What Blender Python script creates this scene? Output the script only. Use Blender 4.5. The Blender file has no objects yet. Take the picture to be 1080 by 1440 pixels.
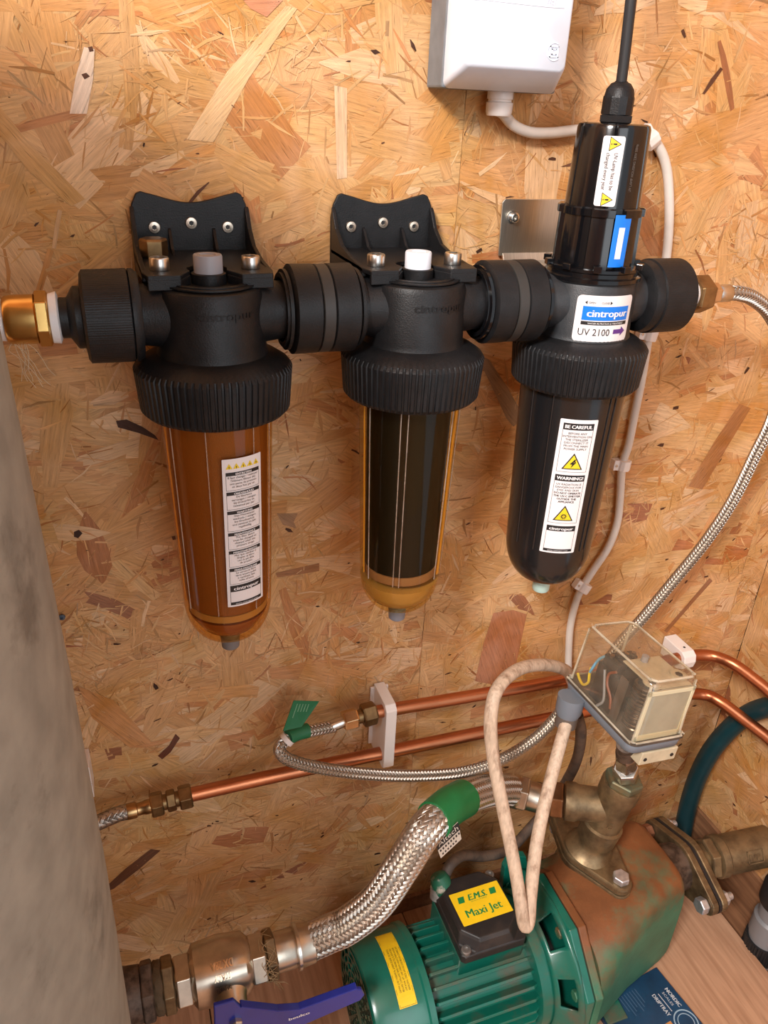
import bpy, bmesh, math, random
from mathutils import Vector, Matrix, Euler
PI = math.pi
scene = bpy.context.scene
COL = scene.collection

# ------------------------------------------------------------------ camera
FPX = 1098.74
PITCH, YAW, ROLL = 0.479, 0.360, 0.0476
CAM = Vector((-0.0774, -0.6807, 0.1410))
_F = Vector((math.sin(YAW)*math.cos(PITCH), math.cos(YAW)*math.cos(PITCH), -math.sin(PITCH)))
_r = Vector((math.cos(YAW), -math.sin(YAW), 0)); _u = _r.cross(_F)
_R = _r*math.cos(ROLL) + _u*math.sin(ROLL); _U = -_r*math.sin(ROLL) + _u*math.cos(ROLL)
cd = bpy.data.cameras.new('camera'); cam = bpy.data.objects.new('camera', cd); COL.objects.link(cam)
cd.sensor_fit = 'VERTICAL'; cd.sensor_height = 36; cd.lens = 36*FPX/1440; cd.clip_start = 0.02
m = Matrix((( _R.x, _U.x, -_F.x, CAM.x), (_R.y, _U.y, -_F.y, CAM.y), (_R.z, _U.z, -_F.z, CAM.z), (0, 0, 0, 1)))
cam.matrix_world = m
scene.camera = cam

# ------------------------------------------------------------------ light
scene.view_settings.view_transform = 'Standard'; scene.view_settings.look = 'None'
scene.view_settings.exposure = 0.0; scene.view_settings.gamma = 1.0
scene.view_settings.use_curve_mapping = False
w = bpy.data.worlds.new('sky'); scene.world = w; w.use_nodes = True
bg = w.node_tree.nodes['Background']; bg.inputs[0].default_value = (0.86, 0.93, 1.0, 1); bg.inputs[1].default_value = 0.9
def area(name, loc, target, sx, sy, watts, col):
    l = bpy.data.lights.new(name, 'AREA'); l.shape = 'RECTANGLE'; l.size = sx; l.size_y = sy
    l.energy = watts; l.color = col
    o = bpy.data.objects.new(name, l); COL.objects.link(o); o.location = loc
    o.rotation_euler = (Vector(target)-Vector(loc)).to_track_quat('-Z', 'Y').to_euler(); return o
area('window_light', (-0.95, -1.25, 1.12), (0.15, 0, -0.05), 0.36, 0.36, 63, (1.0, 0.97, 0.94))
area('doorway_light', (0.25, -2.15, 0.45), (0.2, 0, -0.3), 0.9, 1.3, 11, (0.92, 0.96, 1.0))

# ------------------------------------------------------------------ measuring helpers (pixel -> point on a real plane)
def W(u, v, y=None, z=None, x=None):
    d = _F + _R*((u-540)/FPX) - _U*((v-720)/FPX)
    if y is not None: t = (y-CAM.y)/d.y
    elif z is not None: t = (z-CAM.z)/d.z
    else: t = (x-CAM.x)/d.x
    return CAM + d*t

# ------------------------------------------------------------------ materials
MATS = {}
def mat(name, col, rough=0.5, metal=0.0, var=0.0, vscale=20.0, col2=None, mixlo=0.45, mixhi=0.6,
        bump=0.0, bscale=200.0, coat=0.0, spec=0.5, stretch=(1, 1, 1)):
    if name in MATS: return MATS[name]
    mt = bpy.data.materials.new(name); mt.use_nodes = True; nt = mt.node_tree; N = nt.nodes; L = nt.links
    b = N['Principled BSDF']; b.inputs['Base Color'].default_value = (*col, 1)
    b.inputs['Roughness'].default_value = rough; b.inputs['Metallic'].default_value = metal
    b.inputs['Coat Weight'].default_value = coat; b.inputs['Specular IOR Level'].default_value = spec
    b.inputs['Coat Roughness'].default_value = 0.08
    tc = N.new('ShaderNodeTexCoord'); mp = N.new('ShaderNodeMapping'); mp.inputs['Scale'].default_value = stretch
    L.new(tc.outputs['Object'], mp.inputs['Vector'])
    last = None
    if col2 is not None:
        n = N.new('ShaderNodeTexNoise'); n.inputs['Scale'].default_value = vscale; n.inputs['Detail'].default_value = 8
        n.inputs['Roughness'].default_value = 0.65
        L.new(mp.outputs[0], n.inputs['Vector'])
        r = N.new('ShaderNodeMapRange'); r.inputs[1].default_value = mixlo; r.inputs[2].default_value = mixhi
        L.new(n.outputs[0], r.inputs[0])
        mx = N.new('ShaderNodeMix'); mx.data_type = 'RGBA'
        L.new(r.outputs[0], mx.inputs[0]); mx.inputs[6].default_value = (*col, 1); mx.inputs[7].default_value = (*col2, 1)
        L.new(mx.outputs[2], b.inputs['Base Color']); last = mx.outputs[2]
    if var > 0:
        n = N.new('ShaderNodeTexNoise'); n.inputs['Scale'].default_value = vscale*3; n.inputs['Detail'].default_value = 5
        L.new(mp.outputs[0], n.inputs['Vector'])
        r = N.new('ShaderNodeMapRange'); r.inputs[1].default_value = 0.3; r.inputs[2].default_value = 0.7
        r.inputs[3].default_value = 1-var; r.inputs[4].default_value = 1+var
        L.new(n.outputs[0], r.inputs[0])
        h = N.new('ShaderNodeHueSaturation'); L.new(r.outputs[0], h.inputs['Value'])
        if last: L.new(last, h.inputs['Color'])
        else: h.inputs['Color'].default_value = (*col, 1)
        L.new(h.outputs[0], b.inputs['Base Color'])
    if bump > 0:
        n = N.new('ShaderNodeTexNoise'); n.inputs['Scale'].default_value = bscale; n.inputs['Detail'].default_value = 4
        L.new(mp.outputs[0], n.inputs['Vector'])
        bp = N.new('ShaderNodeBump'); bp.inputs['Strength'].default_value = bump; bp.inputs['Distance'].default_value = 0.001
        L.new(n.outputs[0], bp.inputs['Height']); L.new(bp.outputs[0], b.inputs['Normal'])
    MATS[name] = mt; return mt

def clear_mat(name, tint, gloss_rough=0.04, haze=0.0, hazecol=(1, 1, 1), refl=1.0):
    mt = bpy.data.materials.new(name); mt.use_nodes = True; nt = mt.node_tree; N = nt.nodes; L = nt.links
    N.remove(N['Principled BSDF']); out = N['Material Output']
    t = N.new('ShaderNodeBsdfTransparent'); t.inputs[0].default_value = (*tint, 1)
    g = N.new('ShaderNodeBsdfGlossy'); g.inputs['Roughness'].default_value = gloss_rough
    lw = N.new('ShaderNodeLayerWeight'); lw.inputs[0].default_value = 0.5
    pw_ = N.new('ShaderNodeMath'); pw_.operation = 'POWER'; pw_.inputs[1].default_value = 5.0; L.new(lw.outputs['Facing'], pw_.inputs[0])
    mul = N.new('ShaderNodeMath'); mul.operation = 'MULTIPLY_ADD'; mul.inputs[1].default_value = 0.9*refl; mul.inputs[2].default_value = 0.045*refl
    L.new(pw_.outputs[0], mul.inputs[0])
    base = t.outputs[0]
    if haze > 0:
        d = N.new('ShaderNodeBsdfDiffuse'); d.inputs[0].default_value = (*hazecol, 1)
        mh = N.new('ShaderNodeMixShader')
        n = N.new('ShaderNodeTexNoise'); n.inputs['Scale'].default_value = 45; n.inputs['Detail'].default_value = 5
        tc = N.new('ShaderNodeTexCoord'); L.new(tc.outputs['Object'], n.inputs['Vector'])
        r = N.new('ShaderNodeMapRange'); r.inputs[1].default_value = 0.3; r.inputs[2].default_value = 0.75
        r.inputs[3].default_value = haze*0.5; r.inputs[4].default_value = haze*1.6
        L.new(n.outputs[0], r.inputs[0]); L.new(r.outputs[0], mh.inputs[0])
        L.new(t.outputs[0], mh.inputs[1]); L.new(d.outputs[0], mh.inputs[2]); base = mh.outputs[0]
    ms = N.new('ShaderNodeMixShader'); L.new(mul.outputs[0], ms.inputs[0]); L.new(base, ms.inputs[1]); L.new(g.outputs[0], ms.inputs[2])
    L.new(ms.outputs[0], out.inputs[0]); MATS[name] = mt; return mt

def osb_mat(name):
    mt = bpy.data.materials.new(name); mt.use_nodes = True; nt = mt.node_tree; N = nt.nodes; L = nt.links
    b = N['Principled BSDF']; b.inputs['Roughness'].default_value = 0.62; b.inputs['Specular IOR Level'].default_value = 0.3
    at = N.new('ShaderNodeVertexColor'); at.layer_name = 'strand'
    uv = N.new('ShaderNodeUVMap'); uv.uv_map = 'grain'
    mp = N.new('ShaderNodeMapping'); mp.inputs['Scale'].default_value = (22, 420, 1); L.new(uv.outputs[0], mp.inputs[0])
    n = N.new('ShaderNodeTexNoise'); n.inputs['Scale'].default_value = 1; n.inputs['Detail'].default_value = 6; n.inputs['Roughness'].default_value = 0.7
    L.new(mp.outputs[0], n.inputs[0])
    r = N.new('ShaderNodeMapRange'); r.inputs[1].default_value = 0.3; r.inputs[2].default_value = 0.7; r.inputs[3].default_value = 0.72; r.inputs[4].default_value = 1.2
    L.new(n.outputs[0], r.inputs[0])
    # short dark flecks and pores running with the grain
    mp2 = N.new('ShaderNodeMapping'); mp2.inputs['Scale'].default_value = (60, 900, 1); L.new(uv.outputs[0], mp2.inputs[0])
    n2 = N.new('ShaderNodeTexNoise'); n2.inputs['Scale'].default_value = 1; n2.inputs['Detail'].default_value = 2; L.new(mp2.outputs[0], n2.inputs[0])
    r2 = N.new('ShaderNodeMapRange'); r2.inputs[1].default_value = 0.62; r2.inputs[2].default_value = 0.74; r2.inputs[3].default_value = 1.0; r2.inputs[4].default_value = 0.55
    L.new(n2.outputs[0], r2.inputs[0])
    mu = N.new('ShaderNodeMath'); mu.operation = 'MULTIPLY'; L.new(r.outputs[0], mu.inputs[0]); L.new(r2.outputs[0], mu.inputs[1])
    tc = N.new('ShaderNodeTexCoord')
    n3 = N.new('ShaderNodeTexNoise'); n3.inputs['Scale'].default_value = 16; n3.inputs['Detail'].default_value = 6; n3.inputs['Distortion'].default_value = 0.8; L.new(tc.outputs['Object'], n3.inputs[0])
    r3 = N.new('ShaderNodeMapRange'); r3.inputs[1].default_value = 0.35; r3.inputs[2].default_value = 0.68; r3.inputs[3].default_value = 1.06; r3.inputs[4].default_value = 0.88; L.new(n3.outputs[0], r3.inputs[0])
    mu2 = N.new('ShaderNodeMath'); mu2.operation = 'MULTIPLY'; L.new(mu.outputs[0], mu2.inputs[0]); L.new(r3.outputs[0], mu2.inputs[1])
    r4 = N.new('ShaderNodeMapRange'); r4.inputs[1].default_value = 0.4; r4.inputs[2].default_value = 0.7; r4.inputs[3].default_value = 0.97; r4.inputs[4].default_value = 1.12; L.new(n3.outputs[0], r4.inputs[0])
    h = N.new('ShaderNodeHueSaturation'); L.new(at.outputs[0], h.inputs['Color']); L.new(mu2.outputs[0], h.inputs['Value']); L.new(r4.outputs[0], h.inputs['Saturation'])
    L.new(h.outputs[0], b.inputs['Base Color'])
    bp = N.new('ShaderNodeBump'); bp.inputs['Strength'].default_value = 0.8; bp.inputs['Distance'].default_value = 0.0006
    L.new(mu.outputs[0], bp.inputs['Height']); L.new(bp.outputs[0], b.inputs['Normal'])
    return mt

def wood_mat(name, col, col2):
    mt = bpy.data.materials.new(name); mt.use_nodes = True; nt = mt.node_tree; N = nt.nodes; L = nt.links
    b = N['Principled BSDF']; b.inputs['Roughness'].default_value = 0.6
    tc = N.new('ShaderNodeTexCoord'); mp = N.new('ShaderNodeMapping'); mp.inputs['Scale'].default_value = (90, 6, 90)
    L.new(tc.outputs['Object'], mp.inputs[0])
    n = N.new('ShaderNodeTexNoise'); n.inputs['Scale'].default_value = 1.6; n.inputs['Detail'].default_value = 7; n.inputs['Distortion'].default_value = 0.6
    L.new(mp.outputs[0], n.inputs[0])
    r = N.new('ShaderNodeValToRGB'); r.color_ramp.elements[0].position = 0.36; r.color_ramp.elements[0].color = (*col2, 1)
    r.color_ramp.elements[1].position = 0.62; r.color_ramp.elements[1].color = (*col, 1)
    L.new(n.outputs[0], r.inputs[0]); L.new(r.outputs[0], b.inputs['Base Color'])
    bp = N.new('ShaderNodeBump'); bp.inputs['Strength'].default_value = 0.3; bp.inputs['Distance'].default_value = 0.0006
    L.new(n.outputs[0], bp.inputs['Height']); L.new(bp.outputs[0], b.inputs['Normal'])
    MATS[name] = mt; return mt

BLACK = mat('black_plastic', (0.0095, 0.0095, 0.0105), 0.44, spec=0.32, var=0.25, vscale=30, bump=0.25, bscale=900)
GBLACK = mat('gloss_black_plastic', (0.005, 0.005, 0.006), 0.14, coat=0.25, spec=0.4)
RBLACK = mat('black_rubber', (0.012, 0.012, 0.013), 0.55)
DUSTY = mat('dusty_black_plastic', (0.014, 0.012, 0.012), 0.5, col2=(0.06, 0.04, 0.03), vscale=14, mixlo=0.5, mixhi=0.85)
GREYP = mat('grey_plastic', (0.30, 0.30, 0.33), 0.45)
DGREYP = mat('drain_grey_plastic', (0.17, 0.16, 0.16), 0.5)
WHITEP = mat('white_plastic', (0.70, 0.76, 0.86), 0.38, var=0.03, vscale=20)
WPLUG = mat('white_plug_plastic', (0.75, 0.80, 0.88), 0.4)
MINT = mat('pale_mint_plastic', (0.45, 0.62, 0.56), 0.4)
CLIPW = mat('white_clip_plastic', (0.78, 0.72, 0.68), 0.45)
JGREY = mat('slate_grey_plastic', (0.17, 0.19, 0.21), 0.55, var=0.15, vscale=20)
CABLEW = mat('white_cable', (0.66, 0.60, 0.54), 0.45, var=0.06, vscale=15)
STEEL = mat('stainless_steel', (0.62, 0.60, 0.56), 0.28, 1.0)
BRUSH = mat('brushed_steel', (0.66, 0.62, 0.54), 0.34, 1.0, var=0.12, vscale=10, stretch=(40, 1, 1))
BRAID = mat('braided_steel', (0.56, 0.51, 0.45), 0.36, 1.0)
ZINC = mat('zinc_bolt', (0.60, 0.62, 0.66), 0.4, 0.85, var=0.2, vscale=60)
BRASS = mat('polished_brass', (0.72, 0.46, 0.16), 0.25, 1.0, var=0.08, vscale=40)
OBRASS = mat('dull_brass', (0.30, 0.19, 0.085), 0.38, 0.9, col2=(0.13, 0.075, 0.035), vscale=40, mixlo=0.4, mixhi=0.7)
DBRASS = mat('dirty_brass', (0.27, 0.19, 0.10), 0.45, 0.7, col2=(0.10, 0.065, 0.035), vscale=35, mixlo=0.42, mixhi=0.7, bump=0.2, bscale=160)
NICKEL = mat('nickel_plated_brass', (0.56, 0.49, 0.40), 0.33, 1.0, var=0.12, vscale=30)
COPPER = mat('copper', (0.56, 0.21, 0.10), 0.36, 1.0, col2=(0.30, 0.10, 0.05), vscale=30, mixlo=0.5, mixhi=0.8, stretch=(0.3, 1, 1))
PTFE = mat('white_thread_tape', (0.82, 0.80, 0.80), 0.6, bump=0.4, bscale=300)
RUSTPIPE = mat('rusty_iron', (0.13, 0.085, 0.06), 0.6, 0.3, col2=(0.05, 0.03, 0.02), vscale=60, bump=0.4, bscale=150)
TANKM = mat('galvanised_tank', (0.30, 0.275, 0.225), 0.6, 0.15, col2=(0.17, 0.15, 0.12), vscale=16, mixlo=0.56, mixhi=0.70, var=0.16, bump=0.1, bscale=60)
GREEN = mat('green_paint', (0.004, 0.110, 0.075), 0.33, coat=0.15, col2=(0.095, 0.070, 0.045), vscale=14, mixlo=0.50, mixhi=0.70)
GREENC = mat('clean_green_paint', (0.004, 0.120, 0.082), 0.28, coat=0.3, var=0.08)
GREENTAPE = mat('green_tape', (0.01, 0.16, 0.045), 0.4, var=0.1)
GREENTAG = mat('green_tag', (0.01, 0.15, 0.06), 0.5)
BLUE = mat('blue_lever_paint', (0.008, 0.022, 0.24), 0.33, coat=0.3, var=0.1)
TEAL = mat('dark_teal_hose', (0.003, 0.035, 0.045), 0.42, var=0.1)
BEIGE = mat('grimy_beige_cable', (0.54, 0.40, 0.29), 0.6, col2=(0.24, 0.14, 0.085), vscale=100, mixlo=0.50, mixhi=0.72, stretch=(1, 1, 0.22), var=0.15)
GCABLE = mat('grimy_grey_cable', (0.13, 0.085, 0.06), 0.6, col2=(0.07, 0.05, 0.04), vscale=50)
SLEEVE = mat('amber_sleeve', (0.235, 0.095, 0.024), 0.6, bump=0.3, bscale=1200)
CARBON = mat('carbon_cartridge', (0.008, 0.006, 0.005), 0.5, spec=0.15)
FOAM = mat('brown_foam_rim', (0.26, 0.13, 0.08), 0.7)
PAPER = mat('white_sticker', (0.78, 0.74, 0.74), 0.4)
INK = mat('black_ink', (0.012, 0.011, 0.012), 0.5)
WINK = mat('white_ink', (0.80, 0.78, 0.78), 0.5)
YELLOW = mat('yellow_ink', (0.80, 0.58, 0.02), 0.45)
SYELLOW = mat('yellow_sticker', (0.80, 0.52, 0.012), 0.4, var=0.05, vscale=30)
BLUEINK = mat('blue_ink', (0.002, 0.18, 0.72), 0.4)
PURPLE = mat('purple_ink', (0.10, 0.03, 0.22), 0.4)
GREENINK = mat('green_ink', (0.01, 0.20, 0.05), 0.45)
NAVY = mat('navy_card', (0.012, 0.055, 0.12), 0.3, col2=(0.008, 0.02, 0.045), vscale=9, mixlo=0.4, mixhi=0.65)
BAND = mat('dark_floor', (0.05, 0.03, 0.02), 0.7)
SWGREY = mat('grey_blue_plastic', (0.16, 0.18, 0.21), 0.45)
CREAMP = mat('cream_coated_plate', (0.52, 0.44, 0.30), 0.5, var=0.15, vscale=20)
SPRING = mat('dark_spring_steel', (0.16, 0.13, 0.10), 0.3, 1.0)
RUSTG = mat('rusty_green_casting', (0.035, 0.15, 0.085), 0.5, 0.0, col2=(0.18, 0.065, 0.022), vscale=9, mixlo=0.43, mixhi=0.60, var=0.22, bump=0.3, bscale=250)
def rust_top(mt, z0, k):
    nt = mt.node_tree; N = nt.nodes; L = nt.links
    r = [n for n in N if n.type == 'MAP_RANGE' and n.inputs[3].default_value == 0.0][0]
    no = r.inputs[0].links[0].from_socket
    tc = [n for n in N if n.type == 'TEX_COORD'][0]; sx = N.new('ShaderNodeSeparateXYZ'); L.new(tc.outputs['Object'], sx.inputs[0])
    a = N.new('ShaderNodeMath'); a.operation = 'SUBTRACT'; L.new(sx.outputs['Z'], a.inputs[0]); a.inputs[1].default_value = z0
    b = N.new('ShaderNodeMath'); b.operation = 'MULTIPLY'; L.new(a.outputs[0], b.inputs[0]); b.inputs[1].default_value = k
    c = N.new('ShaderNodeMath'); c.operation = 'ADD'; L.new(no, c.inputs[0]); L.new(b.outputs[0], c.inputs[1]); L.new(c.outputs[0], r.inputs[0])
rust_top(RUSTG, 0.138, 3.6)      # water drips leave the rust on the upper side of the casting
AMBER = clear_mat('amber_bowl', (0.96, 0.74, 0.42), 0.03, refl=0.8)
SMOKE = clear_mat('smoked_bowl', (0.96, 0.86, 0.58), 0.03, refl=0.55)
COVER = clear_mat('clear_cover', (0.94, 0.90, 0.82), 0.05, haze=0.11, hazecol=(0.66, 0.55, 0.42), refl=1.4)
LENSC = mat('yellowed_clear_window', (0.42, 0.40, 0.30), 0.2)
OSB = osb_mat('oriented_strand_board')
BOARD = wood_mat('pine_board', (0.50, 0.29, 0.175), (0.37, 0.20, 0.115))
BATTEN = wood_mat('rough_batten', (0.30, 0.145, 0.07), (0.19, 0.085, 0.04))

# ------------------------------------------------------------------ object helpers
def base_of(parent):
    o = Vector((0, 0, 0)); p = parent
    while p is not None: o += p.location; p = p.parent
    return o
def thing(name, label, cat, loc=(0, 0, 0), group=None):
    o = bpy.data.objects.new(name, None); COL.objects.link(o); o.location = loc; o.empty_display_size = 0.02
    o['label'] = label; o['category'] = cat
    if group: o['group'] = group
    return o
class MB:
    """collects world-space geometry, then becomes one mesh object"""
    def __init__(s): s.v = []; s.f = []; s.sm = []
    def add(s, vs, fs, smooth=True):
        n = len(s.v); s.v += [tuple(x) for x in vs]; s.f += [tuple(i+n for i in f) for f in fs]; s.sm += [smooth]*len(fs)
    def build(s, name, material, parent=None, bevel=0.0, label=None, autos=40, kind=None):
        org = base_of(parent)
        me = bpy.data.meshes.new(name)
        if parent is None:
            n = len(s.v); org = Vector((sum(v[0] for v in s.v)/n, sum(v[1] for v in s.v)/n, min(v[2] for v in s.v)))
        me.from_pydata([(v[0]-org.x, v[1]-org.y, v[2]-org.z) for v in s.v], [], s.f)
        me.polygons.foreach_set('use_smooth', s.sm); me.materials.append(material)
        bm = bmesh.new(); bm.from_mesh(me); bmesh.ops.recalc_face_normals(bm, faces=bm.faces)
        a = math.radians(autos)
        for e in bm.edges:
            if len(e.link_faces) == 2 and e.calc_face_angle(0) > a: e.smooth = False
        bm.to_mesh(me); bm.free(); me.update()
        o = bpy.data.objects.new(name, me); COL.objects.link(o)
        if parent is not None: o.parent = parent
        else: o.location = org
        if bevel:
            b = o.modifiers.new('bevel', 'BEVEL'); b.width = bevel; b.segments = 2; b.limit_method = 'ANGLE'; b.angle_limit = math.radians(35)
        if label: o['label'] = label
        if kind: o['kind'] = kind
        return o
    # --- primitives
    def box(s, a, b, M=None, c=None):
        vs = [Vector((x, y, z)) for x in (a[0], b[0]) for y in (a[1], b[1]) for z in (a[2], b[2])]
        if M is not None:
            c = Vector(c) if c is not None else Vector((0, 0, 0)); vs = [c + M @ v for v in vs]
        s.add(vs, [(0, 1, 3, 2), (4, 6, 7, 5), (0, 4, 5, 1), (2, 3, 7, 6), (0, 2, 6, 4), (1, 5, 7, 3)], False); return s
    def lathe(s, prof, o=(0, 0, 0), ax=(0, 0, 1), seg=48, rf=None, caps=True, smooth=True, up=None):
        """prof: list of (r, h) along axis ax from o; rf(angle, i) scales the radius"""
        o = Vector(o); ax = Vector(ax).normalized()
        ref = Vector(up) if up is not None else (Vector((0, 0, 1)) if abs(ax.z) < 0.9 else Vector((1, 0, 0)))
        e1 = (ref - ax*ref.dot(ax)).normalized(); e2 = ax.cross(e1)
        vs = []; fs = []
        for i, (r, h) in enumerate(prof):
            for k in range(seg):
                a = 2*PI*k/seg; rr = r*(rf(a, i) if rf else 1)
                vs.append(o + ax*h + (e1*math.cos(a) + e2*math.sin(a))*rr)
        for i in range(len(prof)-1):
            for k in range(seg):
                k2 = (k+1) % seg; fs.append((i*seg+k, i*seg+k2, (i+1)*seg+k2, (i+1)*seg+k))
        if caps:
            if prof[0][0] > 1e-6: fs.append(tuple(range(seg)))
            if prof[-1][0] > 1e-6: fs.append(tuple((len(prof)-1)*seg+k for k in range(seg)))
        s.add(vs, fs, smooth); return s
    def hexnut(s, o, ax, af, h, up=None, ch=0.12):
        r = af/math.sqrt(3); c = h*ch
        return s.lathe([(r*0.9, 0), (r, c), (r, h-c), (r*0.9, h)], o, ax, 6, smooth=False, up=up)
    def tube(s, pts, r, seg=14, step=None, caps=True, rfun=None):
        P = spline(pts, step or r*0.7); T, A, B = frames(P); vs = []; fs = []; n = len(P)
        for i in range(n):
            rr = rfun(i/(n-1)) if rfun else r
            for k in range(seg):
                a = 2*PI*k/seg; vs.append(P[i] + (A[i]*math.cos(a)+B[i]*math.sin(a))*rr)
        for i in range(n-1):
            for k in range(seg):
                k2 = (k+1) % seg; fs.append((i*seg+k, i*seg+k2, (i+1)*seg+k2, (i+1)*seg+k))
        if caps: fs += [tuple(range(seg)), tuple((n-1)*seg+k for k in range(seg))]
        s.add(vs, fs); return s
    def prism(s, poly, o, ex, ey, ez, h, smooth=False):
        """2D polygon in (ex, ey) at o, extruded h along ez"""
        o = Vector(o); ex = Vector(ex); ey = Vector(ey); ez = Vector(ez); n = len(poly)
        vs = [o + ex*a + ey*b for a, b in poly] + [o + ex*a + ey*b + ez*h for a, b in poly]
        fs = [tuple(range(n)), tuple(range(2*n-1, n-1, -1))] + [(i, (i+1) % n, n+(i+1) % n, n+i) for i in range(n)]
        s.add(vs, fs, smooth); return s
    def loft(s, rings, caps=True, smooth=True):
        n = len(rings[0]); vs = [v for r in rings for v in r]; fs = []
        for i in range(len(rings)-1):
            for k in range(n):
                k2 = (k+1) % n; fs.append((i*n+k, i*n+k2, (i+1)*n+k2, (i+1)*n+k))
        if caps: fs += [tuple(range(n)), tuple((len(rings)-1)*n+k for k in range(n))]
        s.add(vs, fs, smooth); return s

def spline(pts, step):
    P = [Vector(p) for p in pts]
    if len(P) == 2:
        n = max(2, int((P[1]-P[0]).length/step)+1); return [P[0].lerp(P[1], i/(n-1)) for i in range(n)]
    Q = [P[0]*2-P[1]] + P + [P[-1]*2-P[-2]]; out = []
    for i in range(1, len(Q)-2):
        n = max(2, int((Q[i+1]-Q[i]).length/step)+1)
        for k in range(n):
            t = k/n; a, b, c, d = Q[i-1:i+3]
            out.append(0.5*((2*b)+(c-a)*t+(2*a-5*b+4*c-d)*t*t+(3*b-a-3*c+d)*t**3))
    out.append(P[-1]); return out
def frames(P):
    n = len(P); T = [(P[min(i+1, n-1)]-P[max(i-1, 0)]).normalized() for i in range(n)]
    ref = Vector((0, 0, 1)) if abs(T[0].z) < 0.9 else Vector((1, 0, 0))
    a = (ref-T[0]*ref.dot(T[0])).normalized(); A = [a]
    for i in range(1, n):
        a = a - T[i]*a.dot(T[i]); a.normalize(); A.append(a.copy())
    return T, A, [T[i].cross(A[i]) for i in range(n)]
def braid(pts, R, N, parent, twist=1.0, thick=None, name='braid', cover=0.44):
    """woven steel braid: N flat carriers each way, going over and under one another"""
    thick = thick or R*0.05
    pw = 2*PI*R/N*0.92           # carrier pitch around the hose
    k = twist/R; P = spline(pts, pw*0.28/twist); T, A, B = frames(P); n = len(P)
    S = [0]
    for i in range(1, n): S.append(S[-1]+(P[i]-P[i-1]).length)
    mb = MB(); wires = 4
    hw = 2*PI/N*cover
    for dr in (1, -1):
        for c in range(N):
            vs = []; fs = []
            for i in range(n):
                ph = 2*k*S[i]*N/(2*PI) + (0 if dr == 1 else 0)
                off = dr*math.cos(PI/2*(2*c + dr*ph) - PI/4)*thick*0.8
                a0 = 2*PI*c/N + dr*k*S[i]
                row = []
                for q in range(wires*2+1):
                    a = a0 + hw*(q/wires-1)
                    rr = R + off + (thick*0.30 if q % 2 else -thick*0.30)
                    vs.append(P[i] + (A[i]*math.cos(a)+B[i]*math.sin(a))*rr)
            m_ = wires*2+1
            for i in range(n-1):
                for q in range(m_-1): fs.append((i*m_+q, i*m_+q+1, (i+1)*m_+q+1, (i+1)*m_+q))
            mb.add(vs, fs, True)
    o = mb.build(name, BRAID, parent, kind='stuff', autos=80)
    MB().tube(pts, R-thick*1.2, 16).build('hose_lining', RUBBERG, parent)
    return o
RUBBERG = mat('hose_core', (0.05, 0.04, 0.032), 0.6, 0.0)

# text and stickers, laid on a surface given by map(a, b, h)
def plane_map(o, ea, eb, en):
    o = Vector(o); ea = Vector(ea).normalized(); eb = Vector(eb).normalized(); en = Vector(en).normalized()
    return lambda a, b, h: o + ea*a + eb*b + en*h
def cyl_map(cx, cy, cz, phi0, rad):
    """vertical cylinder; phi measured from -y towards +x; rad(z) gives the radius"""
    rf = rad if callable(rad) else (lambda z: rad)
    def f(a, b, h):
        z = cz+b; r = rf(z); t = phi0 + a/r; r += h
        return Vector((cx + r*math.sin(t), cy - r*math.cos(t), z))
    return f
_tc = {}
def glyphs(s, shear=0.0):
    key = (s, shear)
    if key not in _tc:
        c = bpy.data.curves.new('t', 'FONT'); c.body = s; c.size = 1; c.resolution_u = 2; c.shear = shear
        o = bpy.data.objects.new('t', c); me = bpy.data.meshes.new_from_object(o)
        _tc[key] = ([tuple(v.co) for v in me.vertices], [tuple(p.vertices) for p in me.polygons])
        bpy.data.objects.remove(o); bpy.data.curves.remove(c); bpy.data.meshes.remove(me)
    return _tc[key]
def put_text(mb, f, s, a, b, h, width=None, height=None, align='C', lift=0.00025, rot=0, bold=0.0, shear=0.0):
    """text of cap height `height` with left/centre at a and baseline b"""
    vs, fs = glyphs(s, shear)
    if not vs: return
    x0 = min(v[0] for v in vs); x1 = max(v[0] for v in vs)
    sy = height/0.70; sx = sy if width is None else width/(x1-x0)
    wd = (x1-x0)*sx; off = {'C': -wd/2, 'L': 0, 'R': -wd}[align]
    ca, sa = math.cos(rot), math.sin(rot)
    offs = [0] if not bold else [-bold, bold]
    for o_ in offs:
        P = []
        for v in vs:
            x = (v[0]-x0)*sx+off+o_; y = v[1]*sy
            P.append(f(a + x*ca - y*sa, b + x*sa + y*ca, h+lift+(0.00003 if o_ > 0 else 0)))
        mb.add(P, fs, False)
def put_rect(mb, f, a0, b0, a1, b1, h, na=8, nb=2, rc=0.0, thick=0.0):
    """rectangle (rounded by rc) following the surface"""
    rows = []
    bs = []
    if rc > 0:
        bs = [b0 + rc*(1-math.cos(PI/2*i/4)) for i in range(5)] + [b1 - rc*(1-math.cos(PI/2*i/4)) for i in range(4, -1, -1)]
        ins = [rc*(1-math.sin(PI/2*i/4)) for i in range(5)]; ins = ins + ins[::-1]
        bs2 = []; in2 = []
        for i in range(len(bs)):
            bs2.append(bs[i]); in2.append(ins[i])
            if i == 4:
                for k in range(1, nb): bs2.append(bs[4]+(bs[5]-bs[4])*k/nb); in2.append(0)
        bs, ins = bs2, in2
    else:
        bs = [b0+(b1-b0)*i/nb for i in range(nb+1)]; ins = [0]*(nb+1)
    vs = []
    for bb, ii in zip(bs, ins):
        for k in range(na+1): vs.append(f(a0+ii+(a1-a0-2*ii)*k/na, bb, h))
    nv = na+1; fs = [(i*nv+k, i*nv+k+1, (i+1)*nv+k+1, (i+1)*nv+k) for i in range(len(bs)-1) for k in range(na)]
    mb.add(vs, fs, False)
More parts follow.
